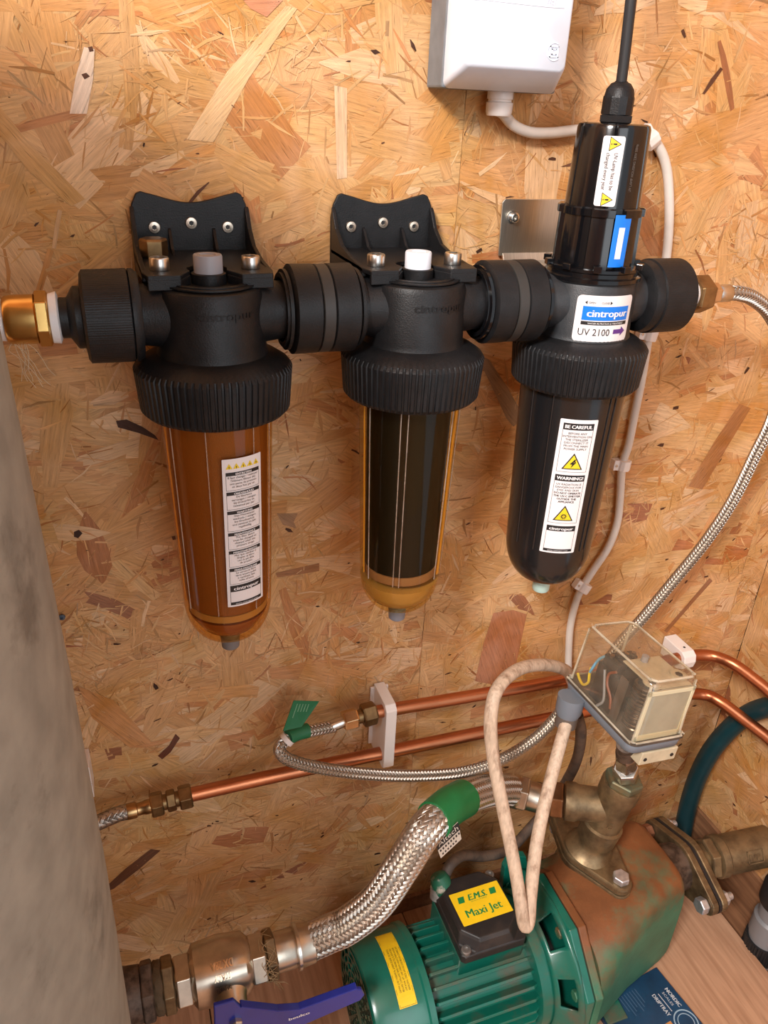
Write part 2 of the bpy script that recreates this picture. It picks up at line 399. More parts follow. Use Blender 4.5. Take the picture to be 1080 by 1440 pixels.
def _clip(P, x, sgn):
    out = []
    for i in range(len(P)):
        p, q = P[i], P[(i+1) % len(P)]; dp, dq = (p[0]-x)*sgn, (q[0]-x)*sgn
        if dp >= 0: out.append(p)
        if (dp > 0 and dq < 0) or (dp < 0 and dq > 0):
            t = dp/(dp-dq); out.append((x, p[1]+(q[1]-p[1])*t))
    return out
def put_poly(mb, f, pts, h, dx=0.0016):
    x0, x1 = min(p[0] for p in pts), max(p[0] for p in pts); n = max(1, int((x1-x0)/dx+0.999))
    for i in range(n):
        Q = _clip(_clip(pts, x0+(x1-x0)*i/n, 1), x0+(x1-x0)*(i+1)/n, -1)
        if len(Q) > 2: mb.add([f(a, b, h) for a, b in Q], [tuple(range(len(Q)))], False)
def put_frame(mb, f, a0, b0, a1, b1, t, h):
    put_rect(mb, f, a0, b0, a1, b0+t, h); put_rect(mb, f, a0, b1-t, a1, b1, h)
    put_rect(mb, f, a0, b0, a0+t, b1, h, 1, 6); put_rect(mb, f, a1-t, b0, a1, b1, h, 1, 6)
def tri(a, b, s, rot=0):
    return [(a + s*math.cos(rot+PI/2+2*PI*k/3), b + s*math.sin(rot+PI/2+2*PI*k/3)) for k in range(3)]

def superring(c, e1, e2, a, b, p, n=48):
    out = []
    for k in range(n):
        t = 2*PI*k/n; ct, st = math.cos(t), math.sin(t)
        out.append(c + e1*(a*math.copysign(abs(ct)**(2/p), ct)) + e2*(b*math.copysign(abs(st)**(2/p), st)))
    return out

# ================================================================== SETTING
XR = 0.7397            # right wall plane
ZB = -0.872            # lower edge of the boards on the back wall
ZF = -0.900            # floor
rnd = random.Random(5)
def strands(name, parent, org, eu, ev, en, U, V, n_big, n_small, seed, bias=0.55, feats=()):
    """the pressed strands of one board: thin overlapping flakes with their own tone and grain direction"""
    r = random.Random(seed); o0 = base_of(parent)
    vs = []; fs = []; cols = []; uvs = []
    org = Vector(org); eu = Vector(eu); ev = Vector(ev); en = Vector(en)
    pal = [((0.610, 0.338, 0.147), 34), ((0.640, 0.378, 0.175), 30), ((0.575, 0.297, 0.120), 22), ((0.690, 0.440, 0.245), 10),
           ((0.530, 0.245, 0.100), 6), ((0.430, 0.180, 0.075), 1.3), ((0.340, 0.140, 0.070), 0.35)]
    pk = [p for p, _ in pal]; pw = [q for _, q in pal]
    def flake(u, v, L, w_, ang, col, d):
        ca, sa = math.cos(ang), math.sin(ang); k = max(2, int(L/0.02)+1); top = []; bot = []
        taper = r.choice([0.05, 0.2, 0.5, 0.9]); taper2 = r.choice([0.05, 0.3, 0.7, 1]); bow = r.uniform(-0.07, 0.07)*L
        for i in range(k+1):
            t = i/k; e = min(1, taper + (1-taper)*min(1, t*2.5)) * min(1, taper2+(1-taper2)*min(1, (1-t)*3))
            xx = (t-0.5)*L; hh = w_*0.5*e; c = bow*(4*(t-0.5)**2-1)
            top.append((xx+r.uniform(-1, 1)*0.12*w_, c+hh*(1+r.uniform(-0.12, 0.12))))
            bot.append((xx+r.uniform(-1, 1)*0.12*w_, c-hh*(1+r.uniform(-0.12, 0.12))))
        poly = top + bot[::-1]; base = len(vs); ok = True
        tl = r.uniform(-1, 1)*0.00022; uo = r.uniform(0, 50); vo = r.uniform(0, 50)
        for (x, y) in poly:
            uu = min(max(u + x*ca - y*sa, 0), U); vv = min(max(v + x*sa + y*ca, 0), V)
            vs.append(org + eu*uu + ev*vv + en*(d + tl*x/(L*0.5)) - o0); 
        n = len(poly)
        for i in range(k):
            fs.append((base+i, base+i+1, base+n-2-i, base+n-1-i))
            for j in (i, i+1, n-2-i, n-1-i): uvs.append((poly[j][0]+uo, poly[j][1]+vo)); cols.append(col)
    def tone():
        c = r.choices(pk, pw)[0]; g = r.uniform(0.92, 1.07); s = r.uniform(-0.012, 0.012)
        return (min(c[0]*g, 0.85), min((c[1]+s)*g, 0.8), min((c[2]+s*0.6)*g, 0.7), 1)
    D = 0.0010
    def angle():
        return r.gauss(0, 0.28) if r.random() < bias else r.uniform(-PI/2, PI/2)
    for i in range(n_big):
        L = min(r.lognormvariate(math.log(0.085), 0.42), 0.20); w_ = L*r.uniform(0.07, 0.40); w_ = min(w_, 0.038)
        flake(r.uniform(0, U), r.uniform(0, V), L, w_, angle(), tone(), D*r.uniform(0.05, 0.85))
    for i in range(n_small):
        L = r.uniform(0.006, 0.036); w_ = L*r.uniform(0.02, 0.10)
        c = tone()
        if r.random() < 0.25: g = r.uniform(0.55, 0.9); c = (c[0]*g, c[1]*g*0.88, c[2]*g*0.75, 1)
        # slivers come in nests
        flake(r.uniform(0, U), r.uniform(0, V), L, w_, r.uniform(-PI/2, PI/2), c, D*r.uniform(0.5, 1.0))
    nests = int(U*V*60)
    for _ in range(nests):
        cu, cv = r.uniform(0, U), r.uniform(0, V); sp = r.uniform(0.015, 0.05); dirn = r.uniform(0, PI)
        for i in range(r.randint(15, 60)):
            L = r.uniform(0.006, 0.032)
            flake(r.gauss(cu, sp), r.gauss(cv, sp*0.6), L, L*r.uniform(0.03, 0.12), r.gauss(dirn, 0.8), tone() if r.random() < 0.82 else tuple(q_*0.72 for q_ in tone()[:3])+(1,), D*r.uniform(0.85, 1.1))
    for i in range(int(U*V*420)):      # bark specks and pits
        L = r.choice([r.uniform(0.0012, 0.004), r.uniform(0.0012, 0.003), r.uniform(0.003, 0.010)]); g = r.uniform(0.5, 1.6)
        flake(r.uniform(0, U), r.uniform(0, V), L, L*r.uniform(0.15, 0.5), r.gauss(0.2, 0.6), (0.07*g, 0.028*g, 0.015*g, 1), D*1.12)
    for i in range(int(U*V*7)):        # a few long dark bark splinters
        L = r.uniform(0.012, 0.030); g = r.uniform(0.9, 1.6)
        flake(r.uniform(0, U), r.uniform(0, V), L, L*r.uniform(0.10, 0.2), r.gauss(0.3, 0.7), (0.11*g, 0.045*g, 0.025*g, 1), D*1.14)
    for pts, c in feats:               # the large or dark strands one notices on this board
        Q = [p - org for p in pts]; Q = [(q.dot(eu), q.dot(ev)) for q in Q]
        if not all(0 <= q[0] <= U and 0 <= q[1] <= V for q in Q): continue
        lng = max(((Q[j][0]-Q[i][0], Q[j][1]-Q[i][1]) for i in range(len(Q)) for j in range(len(Q)) if i != j), key=lambda d: d[0]**2+d[1]**2)
        an = math.atan2(lng[1], lng[0]); uo = r.uniform(0, 50); base = len(vs)
        for q in Q: vs.append(org + eu*q[0] + ev*q[1] + en*(D*1.13) - o0)
        fs.append(tuple(range(base, base+len(Q))))
        for q in Q: uvs.append((q[0]*math.cos(an)+q[1]*math.sin(an)+uo, -q[0]*math.sin(an)+q[1]*math.cos(an))); cols.append((*c, 1))
    me = bpy.data.meshes.new(name); me.from_pydata(vs, [], fs)
    ul = me.uv_layers.new(name='grain'); ul.data.foreach_set('uv', [c for q in uvs for c in q])
    ca_ = me.color_attributes.new('strand', 'FLOAT_COLOR', 'CORNER'); ca_.data.foreach_set('color', [c for q in cols for c in q])
    me.materials.append(OSB); o = bpy.data.objects.new(name, me); COL.objects.link(o); o.parent = parent; o['kind'] = 'stuff'
    return o
BASEOSB = mat('board_core', (0.50, 0.26, 0.11), 0.7, var=0.2, vscale=60)
def structure(name, mb, material, **k):
    o = mb.build(name, material, None, **k); o['kind'] = 'structure'; return o
FEATS = [([W(u, v, y=0) for u, v in q], c) for q, c in (
    (((694, 862), (722, 858), (741, 864), (730, 915), (722, 952), (690, 962), (668, 958), (680, 905)), (0.46, 0.20, 0.105)),
    (((1040, 568), (1056, 574), (1022, 630), (988, 688), (968, 684), (1004, 622)), (0.40, 0.185, 0.08)),
    (((668, 496), (688, 506), (714, 545), (738, 588), (722, 600), (712, 588), (690, 540)), (0.30, 0.185, 0.105)),
    (((163, 592), (178, 590), (200, 600), (218, 612), (223, 619), (195, 609), (166, 601)), (0.065, 0.03, 0.02)),
    (((104, 748), (111, 745), (116, 750), (110, 757), (104, 755)), (0.05, 0.025, 0.018)),
    (((118, 66), (133, 69), (131, 110), (122, 160), (98, 160), (106, 110)), (0.74, 0.56, 0.42)),
    (((402, 8), (418, 12), (350, 110), (300, 200), (262, 196), (320, 100)), (0.70, 0.45, 0.24)),
    (((342, 0), (398, 0), (375, 24), (352, 12)), (0.58, 0.28, 0.17)),
    (((998, 813), (1002, 817), (970, 853), (938, 890), (934, 887), (966, 850)), (0.30, 0.13, 0.06)),
    (((150, 1246), (176, 1222), (212, 1194), (226, 1196), (196, 1222), (160, 1250), (150, 1254)), (0.15, 0.065, 0.035)),
    (((247, 1032), (253, 1038), (240, 1058), (228, 1068), (222, 1063), (238, 1048)), (0.13, 0.045, 0.025)),
    (((389, 722), (419, 722), (413, 734), (417, 743), (398, 738)), (0.34, 0.19, 0.10)),
    (((388, 806), (449, 792), (449, 803), (420, 808), (390, 812)), (0.36, 0.17, 0.08)),
    (((470, 120), (488, 124), (488, 250), (474, 252)), (0.66, 0.44, 0.27)),
    (((0, 150), (40, 200), (120, 280), (100, 290), (40, 240), (0, 190)), (0.58, 0.33, 0.14)),
    (((430, 1000), (330, 1090), (345, 1092), (450, 1010)), (0.60, 0.36, 0.17)),
    (((110, 965), (160, 985), (215, 1045), (180, 1050), (130, 1010)), (0.55, 0.26, 0.10)),
)]
# back wall: studwork behind, boards with fine joints between them as parts
wall_back = structure('wall_back', MB().box((-0.9, 0.014, -0.93), (XR+0.02, 0.06, 0.62)), BATTEN)
for i, (a, b) in enumerate(((-0.9, 0.2347), (0.2351, 0.7005), (0.7010, XR))):
    sh = MB().box((a, 0.0012, ZB), (b, 0.0135, 0.60)).build('strand_board', BASEOSB, wall_back)
    U = b-a; V = 0.60-ZB; A_ = U*V
    strands('wood_strands', sh, (a, 0.0012, ZB), (1, 0, 0), (0, 0, 1), (0, -1, 0), U, V, int(A_*3300), int(A_*7000), 11+i, feats=FEATS)
wall_right = structure('wall_right', MB().box((XR+0.0145, -0.75, -0.93), (XR+0.05, 0.06, 0.62)), BATTEN)
sh = MB().box((XR+0.0012, -0.75, ZB+0.03), (XR+0.014, 0.0, 0.60)).build('strand_board', BASEOSB, wall_right)
strands('wood_strands', sh, (XR+0.0012, -0.75, ZB+0.03), (0, 1, 0), (0, 0, 1), (-1, 0, 0), 0.75, 0.57-ZB, 3400, 6500, 31)
structure('baseboard_back', MB().box((-0.9, -0.004, -0.93), (XR, 0.0135, ZB-0.0006)), BATTEN, bevel=0.001)
structure('baseboard_right', MB().box((XR-0.004, -0.75, -0.93), (XR+0.0135, -0.0045, ZB+0.029)), BATTEN, bevel=0.001)
fl = structure('floor', MB().box((-0.9, -1.3, -0.97), (XR+0.02, -0.004, -0.94)), BAND)
bx = -0.55
xs = [-0.9, -0.62, -0.335, -0.05, 0.235, 0.46, 0.688]
for i in range(len(xs)-1):
    MB().box((xs[i]+0.0006, -1.3, -0.9395), (xs[i+1]-0.0006, -0.0045, ZF)).build('floor_board', BOARD, fl, bevel=0.0012)
MB().box((0.6895, -1.3, -0.9395), (0.735, -0.0045, -0.926)).build('floor_board', BATTEN, fl, bevel=0.001)

# the rest of the shed, behind and beside the camera: a doorway lets the daylight in
structure('wall_left', MB().box((-1.35, -2.6, -0.97), (-1.30, 0.06, 1.35)), BASEOSB)
structure('ceiling', MB().box((-1.35, -2.6, 1.30), (XR+0.05, 0.06, 1.35)), BASEOSB)
structure('trim_1', MB().box((-1.35, 0.0125, 0.601), (XR+0.02, 0.06, 1.30)), BASEOSB)
structure('trim_2', MB().box((-1.35, 0.0125, -0.97), (-0.9005, 0.06, 0.600)), BASEOSB)
structure('wall_front', MB().box((-1.35, -2.65, -0.97), (-0.35, -2.60, 1.35)), BASEOSB)
structure('trim_3', MB().box((-1.35, -2.6, -0.975), (XR+0.02, -1.301, -0.93)), BASEOSB)

# ================================================================== FILTERS
D = -0.0918; S12 = 0.1628; X3 = 0.3231
def bowl_r(z, r0=0.0435, r1=0.0385, za=-0.09, zb=-0.25): return r0 + (r1-r0)*(z-za)/(zb-za)
def knurl(n, depth):
    def f(a, i): return 1 - (depth if i in (2, 3) else 0)*(0.5+0.5*math.copysign(min(1, abs(math.cos(n*a))*2.2), math.cos(n*a)))
    return f
def collar(x, t, label=None):
    z0, z1 = -0.0395, -0.0735
    prof = [(0.0415, -0.0285), (0.0500, -0.0315), (0.0570, -0.0360), (0.0595, z0), (0.0572, z1+0.003), (0.0545, z1), (0.0455, z1-0.0005), (0.0448, z1-0.004)]
    return MB().lathe(prof, (x, D, 0), (0, 0, 1), 72*8, rf=lambda a, i: 1-((0.020 if i in (3, 4) else 0)*(1 if math.cos(72*a) < -0.5 else 0))).build('collar_nut', BLACK, t, autos=30)
def head(x, t, embossed=True, m=BLACK):
    prof = [(0.0, 0.0215), (0.030, 0.0215), (0.0375, 0.0195), (0.0395, 0.0155), (0.0402, -0.024), (0.0412, -0.028), (0.0425, -0.032)]
    mb = MB().lathe(prof, (x, D, 0), (0, 0, 1), 64)
    for sx in (-1, 1):      # pipe ports, with a swelling where they leave the head
        mb.lathe([(0.0245, 0.030), (0.0225, 0.042), (0.0215, 0.050), (0.0215, 0.060)], (x, D, 0), (sx, 0, 0), 40)
    mb.lathe([(0.034, 0.0215), (0.034, 0.0225), (0.0300, 0.0226), (0.030, 0.0235), (0.0255, 0.0235)], (x, D, 0), (0, 0, 1), 48, caps=False)
    o = mb.build('head', m, t)
    if embossed:
        tx = MB(); f = cyl_map(x, D, 0.0, math.radians(3), 0.0401)
        put_text(tx, f, 'cintropur', 0.004, 0.003, 0.0, 0.044, 0.0062, bold=0.0003, lift=0.0003)
        tx.build('embossed_lettering', BLACK, o)
    return o
def vent(x, t, m):
    MB().lathe([(0.0125, 0.020), (0.0125, 0.0285), (0.0115, 0.0290)], (x, D, 0), (0, 0, 1), 32).build('vent_boss', BLACK, t)
    MB().lathe([(0.0098, 0.0285), (0.0104, 0.0290), (0.0104, 0.0405), (0.0098, 0.0415), (0.0060, 0.0415), (0.0055, 0.0405), (0.0, 0.0405)], (x, D, 0), (0, 0, 1), 36).build('vent_plug', m, t)
    for sx in (-1, 1):
        MB().lathe([(0.0105, 0.019), (0.0105, 0.0265)], (x+sx*0.0325, D+0.004, 0), (0, 0, 1), 28).build('mounting_boss', BLACK, t)
def bowl_profile(r0, r1, zt, zs, zb, drain=0.009):
    out = [(r0, zt), (r1, zs)]
    for i in range(1, 9):
        a = PI/2*i/9; out.append((drain + (r1-drain)*math.cos(a)**0.8, zs + (zb-zs)*math.sin(a)))
    out.append((drain, zb)); return out
def sticker(t, f, w_, h_, rc=0.002, m=PAPER, name='warning_label', label=None):
    mb = MB(); put_rect(mb, f, -w_/2, -h_/2, w_/2, h_/2, 0.0004, 14, 10, rc); return mb.build(name, m, t, label=label)

f1 = thing('water_filter', 'left water filter with amber brown clear bowl and long white label', 'water filter', (0, D, -0.30), 'water filters in a row on the board')
head(0, f1); collar(0, f1); vent(0, f1, GREYP)
MB().lathe(bowl_profile(0.0435, 0.0382, -0.070, -0.248, -0.288), (0, D, 0), (0, 0, 1), 64, caps=False).build('bowl', AMBER, f1)
MB().lathe([(0.0395, -0.070), (0.0352, -0.246), (0.034, -0.249), (0.030, -0.249)], (0, D, 0), (0, 0, 1), 64).build('filter_sleeve', SLEEVE, f1)
MB().lathe([(0.0345, -0.2495), (0.0345, -0.256), (0.028, -0.258), (0.0, -0.258)], (0, D, 0), (0, 0, 1), 48).build('sleeve_cap', mat('pale_tan_plastic', (0.42, 0.27, 0.13), 0.5), f1)
MB().lathe([(0.0345, -0.2585), (0.0335, -0.262), (0.025, -0.276), (0.010, -0.2845), (0, -0.2845)], (0, D, 0), (0, 0, 1), 48).build('sediment', mat('amber_water', (0.28, 0.10, 0.03), 0.15), f1)
MB().lathe([(0.0085, -0.286), (0.0092, -0.292), (0.0088, -0.2925), (0.0080, -0.3045), (0.007, -0.3055), (0, -0.3055)], (0, D, 0), (0, 0, 1), 32).build('drain_plug', DGREYP, f1)
GLEAM = clear_mat('rib_gleam', (0.9, 0.8, 0.7), 0.1, haze=0.35, hazecol=(0.62, 0.52, 0.45), refl=1.5)
for a in (-62, -20, 30, 58):   # moulded ribs in the bowl wall, their highlights painted as pale colour
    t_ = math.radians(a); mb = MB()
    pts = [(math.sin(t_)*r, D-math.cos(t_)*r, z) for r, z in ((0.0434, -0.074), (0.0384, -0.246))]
    mb.tube(pts, 0.0005, 6, 0.02).build('bowl_rib_gleam', GLEAM, f1)
f = cyl_map(0, D, -0.168, math.radians(16), lambda z: bowl_r(z)+0.0003)
LW, LH = 0.033, 0.136
st = sticker(f1, f, LW, LH, 0.0006)
ink = MB(); wink = MB()
for i in range(5):
    yel = MB(); put_poly(yel, f, tri(-0.0112+i*0.0056, LH/2-0.0068, 0.0030), 0.0006, 0.01); yel.build('warning_triangle', YELLOW, st); put_text(ink, f, '!', -0.0112+i*0.0056, LH/2-0.0082, 0.0006, None, 0.0022, bold=0.0001)
heads = ['ENTRETIEN', 'ONDERHOUD', 'WARTUNG', 'MAINTENANCE', 'MANTENIMIENTO', 'MANUTENZIONE']
bodies = [['Il faut changer / nettoyer', 'l\'élément filtrant dès', 'une perte de pression', 'et deux fois par an'], ['De filterhoes', 'vervangen / reinigen', 'bij drukverlies en', 'tweemaal per jaar'],
          ['Den Filtereinsatz', 'wechseln / reinigen', 'bei Druckverlust', 'und zweimal im Jahr', 'regelmäßig'], ['The filter sleeve', 'must be changed or', 'cleaned when the', 'pressure drops'],
          ['Hay que cambiar o', 'limpiar el filtro', 'con la pérdida', 'de presión'], ['La cartuccia filtro', 'deve essere pulita', 'o cambiata due', 'volte all\'anno']]
y = LH/2-0.0112
for hd, bd in zip(heads, bodies):
    bh = 0.0028 + 0.0028*len(bd) + 0.0010
    put_rect(ink, f, -0.0140, y-0.0030, 0.0140, y, 0.0006)
    put_text(wink, f, hd, 0, y-0.0024, 0.0007, None, 0.0018, bold=0.0001)
    put_frame(ink, f, -0.0140, y-bh-0.0006, 0.0140, y, 0.00025, 0.0006)
    for i, ln in enumerate(bd): put_text(ink, f, ln, 0, y-0.0030-0.0026*(i+1)+0.0003, 0.0006, None, 0.00175)
    y -= bh+0.0018
put_rect(ink, f, -0.0140, y-0.0062, 0.0140, y, 0.0006); put_text(wink, f, 'cintropur', 0, y-0.0046, 0.0007, 0.022, 0.0034, bold=0.0002)
put_frame(ink, f, -0.0140, -LH/2+0.0032, 0.0140, y, 0.0003, 0.0006)
put_rect(ink, f, -0.0140, -LH/2+0.0018, 0.0140, -LH/2+0.0046, 0.0006); put_text(wink, f, 'www.cintropur.com', 0, -LH/2+0.0026, 0.0007, 0.020, 0.0013)
ink.build('lettering', INK, st); wink.build('lettering', WINK, st)

f2 = thing('water_filter', 'middle water filter with black cartridge inside clear bowl, amber water at the bottom', 'water filter', (S12, D, -0.30), 'water filters in a row on the board')
head(S12, f2); collar(S12, f2); vent(S12, f2, WPLUG)
MB().lathe(bowl_profile(0.0435, 0.0378, -0.070, -0.248, -0.288), (S12, D, 0), (0, 0, 1), 64, caps=False).build('bowl', SMOKE, f2)
MB().lathe([(0.0365, -0.071), (0.0335, -0.240), (0.0, -0.240)], (S12, D, 0), (0, 0, 1), 64).build('carbon_cartridge', CARBON, f2)
MB().lathe([(0.0350, -0.2385), (0.0352, -0.243), (0.0345, -0.247), (0.0, -0.247)], (S12, D, 0), (0, 0, 1), 48).build('cartridge_rim', FOAM, f2)
MB().lathe([(0.0368, -0.254), (0.0345, -0.266), (0.028, -0.276), (0.012, -0.285), (0, -0.285)], (S12, D, 0), (0, 0, 1), 48).build('standing_water', mat('amber_water_pale', (0.44, 0.25, 0.09), 0.12), f2)
MB().lathe([(0.0085, -0.286), (0.0092, -0.292), (0.0088, -0.2925), (0.0080, -0.3045), (0.007, -0.3055), (0, -0.3055)], (S12, D, 0), (0, 0, 1), 32).build('drain_plug', mat('blue_grey_plastic', (0.20, 0.20, 0.23), 0.5), f2)
for a in (-70, -30, -22, 36, 62):  # pale rib colour stands in for highlights on the bowl
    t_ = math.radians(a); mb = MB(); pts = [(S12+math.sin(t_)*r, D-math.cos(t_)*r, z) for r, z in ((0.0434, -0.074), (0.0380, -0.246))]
    mb.tube(pts, 0.0005, 6, 0.02).build('bowl_rib_gleam', GLEAM, f2)

EDGE = mat('amber_refraction', (0.72, 0.33, 0.03), 0.15)  # opaque amber painting the light refracted at the bowl edges
for x_, o_, A_ in ((0, f1, (-78,)), (S12, f2, (-84, 46, 50))):      # opaque amber strips painting the light refracted at the bowl edges
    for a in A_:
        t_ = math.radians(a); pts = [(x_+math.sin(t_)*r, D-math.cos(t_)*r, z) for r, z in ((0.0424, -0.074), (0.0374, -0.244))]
        MB().tube(pts, 0.0007, 6, 0.02).build('refraction_streak', EDGE, o_)

def bracket(x, label):
    t = thing('filter_bracket', label, 'bracket', (x, -0.002, 0.02), 'black filter brackets')
    # wavy back plate
    prof = []
    for i in range(25):
        a = -0.0445+0.089*i/24; z = 0.0715 + 0.0040*(-math.cos(a/0.0445*PI*1.0)) if abs(a) < 0.036 else None
        if z is None:
            q = (abs(a)-0.036)/0.0085; z = 0.0755 - 0.009*(1-math.sqrt(max(0, 1-q*q)))
        prof.append((a, z-0.001))
    poly = [(-0.0465, 0.004), (0.0465, 0.004), (0.0465, 0.055)] + prof[::-1] + [(-0.0465, 0.055)]
    MB().prism(poly, (x, -0.002, 0), (1, 0, 0), (0, 0, 1), (0, -1, 0), 0.0035).build('back_plate', BLACK, t, bevel=0.0008)
    # side cheeks sweep from the plate down to the shelf
    for sx in (-1, 1):
        P = [(-0.0055, 0.004), (-0.0055, 0.0640), (-0.0095, 0.0600), (-0.018, 0.0480), (-0.034, 0.0375), (-0.060, 0.0325), (-0.094, 0.0300), (-0.094, 0.0235), (-0.040, 0.018), (-0.020, 0.008)]
        MB().prism(P, (x+sx*0.0465-(0.0035 if sx > 0 else 0), 0, 0), (0, 1, 0), (0, 0, 1), (1, 0, 0), 0.0035).build('side_cheek', BLACK, t, bevel=0.0008)
    # shelf with a bay cut for the vent
    sh = [(-0.0465, -0.006), (0.0465, -0.006), (0.0465, -0.094), (0.0440, -0.1085), (0.0215, -0.1085), (0.0130, -0.092), (0.0145, -0.083)]
    sh += [(0.0145*math.cos(a), -0.083+0.0145*math.sin(a)) for a in [PI*i/8 for i in range(1, 8)]]
    sh += [(-0.0145, -0.083), (-0.0130, -0.092), (-0.0215, -0.1085), (-0.0440, -0.1085), (-0.0465, -0.094)]
    MB().prism(sh, (x, 0, 0.0265), (1, 0, 0), (0, 1, 0), (0, 0, 1), 0.0040).build('shelf', BLACK, t, bevel=0.0008)
    for sx in (-1, 1):
        lp = [(sx*0.0440, -0.1085), (sx*0.0215, -0.1085), (sx*0.0130, -0.094), (sx*0.0160, -0.091), (sx*0.0235, -0.1045), (sx*0.0440, -0.1045)]
        MB().prism(lp, (x, 0, 0.0200), (1, 0, 0), (0, 1, 0), (0, 0, 1), 0.0075).build('shelf_lip', BLACK, t, bevel=0.0006)
    for sx in (-0.38, 0.38):
        P = [(-0.005, 0.030), (-0.005, 0.0475), (-0.0075, 0.0465), (-0.020, 0.0335), (-0.035, 0.030)]
        MB().prism(P, (x+sx*0.046-0.001, 0, 0), (0, 1, 0), (0, 0, 1), (1, 0, 0), 0.0022).build('stiffening_rib', BLACK, t)
    for sx, dz in ((-0.0289, 0), (0, 0.0032), (0.0289, 0)):
        c = Vector((x+sx, -0.0055, 0.048+dz))
        s_ = MB().lathe([(0.0045, 0), (0.0047, 0.0006), (0.0042, 0.0018), (0.0022, 0.0021), (0.0020, 0.0008), (0, 0.0008)], c, (0, -1, 0), 24).build('screw', mat('screw_steel', (0.62, 0.52, 0.42), 0.35, 1.0), t)
        MB().lathe([(0.0019, 0.0009), (0.0019, 0.0011)], c, (0, -1, 0), 6, smooth=False).build('screw_socket', INK, s_)
    for sx in (-1, 1):
        c = Vector((x+sx*0.0325-0.001, D+0.004, 0.0306))
        MB().lathe([(0.0068, 0), (0.0070, 0.0006), (0.0070, 0.0080), (0.0064, 0.0088), (0.0036, 0.0088), (0.0036, 0.0050), (0, 0.0050)], c, (0, 0, 1), 32).build('cap_bolt', STEEL, t)
    return t
bracket(0, 'black ribbed wall bracket above the left filter, brown hex cap on its shelf')
bracket(S12, 'black ribbed wall bracket above the middle filter with bare shelf')
cp = thing('hex_cap', 'brown bronze hex cap lying on the left filter bracket shelf', 'cap', (-0.033, -0.036, 0.0306))
MB().hexnut((-0.033, -0.038, 0.0308), (0, 0, 1), 0.0185, 0.0140).build('cap_body', OBRASS, cp, bevel=0.0004)

# ------------------------------------------------------------------ UV steriliser
uv = thing('uv_steriliser', 'tall black ultraviolet steriliser with glossy lamp housing and white labels, right of the filters', 'steriliser', (X3, D, -0.30))
head(X3, uv, False, mat('grey_black_plastic', (0.022, 0.024, 0.027), 0.42, var=0.2, vscale=60, bump=0.3, bscale=1400)); collar(X3, uv)
MB().lathe(bowl_profile(0.0478, 0.0425, -0.070, -0.236, -0.283, 0.0085), (X3, D, 0), (0, 0, 1), 72).build('chamber', mat('satin_black_chamber', (0.009, 0.009, 0.010), 0.24, coat=0.3), uv)
for a in (-78, -52, 12, 20):
    t_ = math.radians(a); pts = [(X3+math.sin(t_)*r, D-math.cos(t_)*r, z) for r, z in ((0.0477, -0.074), (0.0428, -0.232))]
    MB().tube(pts, 0.0011, 8, 0.02).build('chamber_rib', mat('satin_black_chamber', (0.009, 0.009, 0.010), 0.24), uv)
MB().lathe([(0.0105, -0.281), (0.0105, -0.287), (0.0098, -0.288)], (X3, D, 0), (0, 0, 1), 32).build('drain_boss', BLACK, uv)
MB().lathe([(0.0092, -0.288), (0.0088, -0.299), (0.0080, -0.3005), (0, -0.3005)], (X3, D, 0), (0, 0, 1), 32).build('drain_plug', MINT, uv)
# lamp housing
PH = math.radians(-30)
def lobes(depth, n, width, ph):
    def rf(a, i):
        q = ((a-ph) * n/(2*PI)) % 1.0; return 1-depth if abs(q-0.5) < width else 1
    return rf
mb = MB(); mb.lathe([(0.0400, 0.0185), (0.0415, 0.0195), (0.0415, 0.0225), (0.0385, 0.0235), (0.0385, 0.0265), (0.0395, 0.0275), (0.0395, 0.0300), (0.036, 0.0305)], (X3, D, 0), (0, 0, 1), 72)
hf = mb.build('housing_flange', GBLACK, uv)
for k in range(10):
    a = 2*PI*k/10+0.15; c = Vector((X3+0.0385*math.sin(a), D-0.0385*math.cos(a), 0.0285)); e = Vector((math.sin(a), -math.cos(a), 0)); s_ = Vector((math.cos(a), math.sin(a), 0))
    MB().box((-0.0035, -0.002, 0), (0.0035, 0.0035, 0.005), Matrix((s_, e, (0, 0, 1))).transposed(), c).build('snap_tab', GBLACK, hf, bevel=0.0005)
MB().lathe([(0.0345, 0.030), (0.0335, 0.072), (0.0325, 0.0745), (0.027, 0.0745)], (X3, D, 0), (0, 0, 1), 144, rf=lobes(0.10, 8, 0.16, PH)).build('lower_housing', GBLACK, uv, autos=25)
MB().lathe([(0.0355, 0.070), (0.0355, 0.0755), (0.034, 0.0765), (0.027, 0.0765)], (X3, D, 0), (0, 0, 1), 144, rf=lobes(0.10, 8, 0.16, PH)).build('housing_lip', GBLACK, uv, autos=25)
MB().lathe([(0.0305, 0.0745), (0.0285, 0.1330), (0.0275, 0.1355), (0.0250, 0.1365), (0.0, 0.1365)], (X3, D, 0), (0, 0, 1), 144, rf=lobes(0.045, 6, 0.035, PH)).build('upper_housing', GBLACK, uv, autos=25)
g = MB().hexnut((X3, D, 0.1365), (0, 0, 1), 0.0235, 0.0060)
g.lathe([(0.0120, 0.1425), (0.0120, 0.154), (0.0118, 0.155)], (X3, D, 0), (0, 0, 1), 12, smooth=False)
g.lathe([(0.0115, 0.155), (0.0105, 0.1600), (0.0075, 0.1640), (0.0050, 0.1650), (0.0050, 0.1655)], (X3, D, 0), (0, 0, 1), 32).build('cable_gland', BLACK, uv)
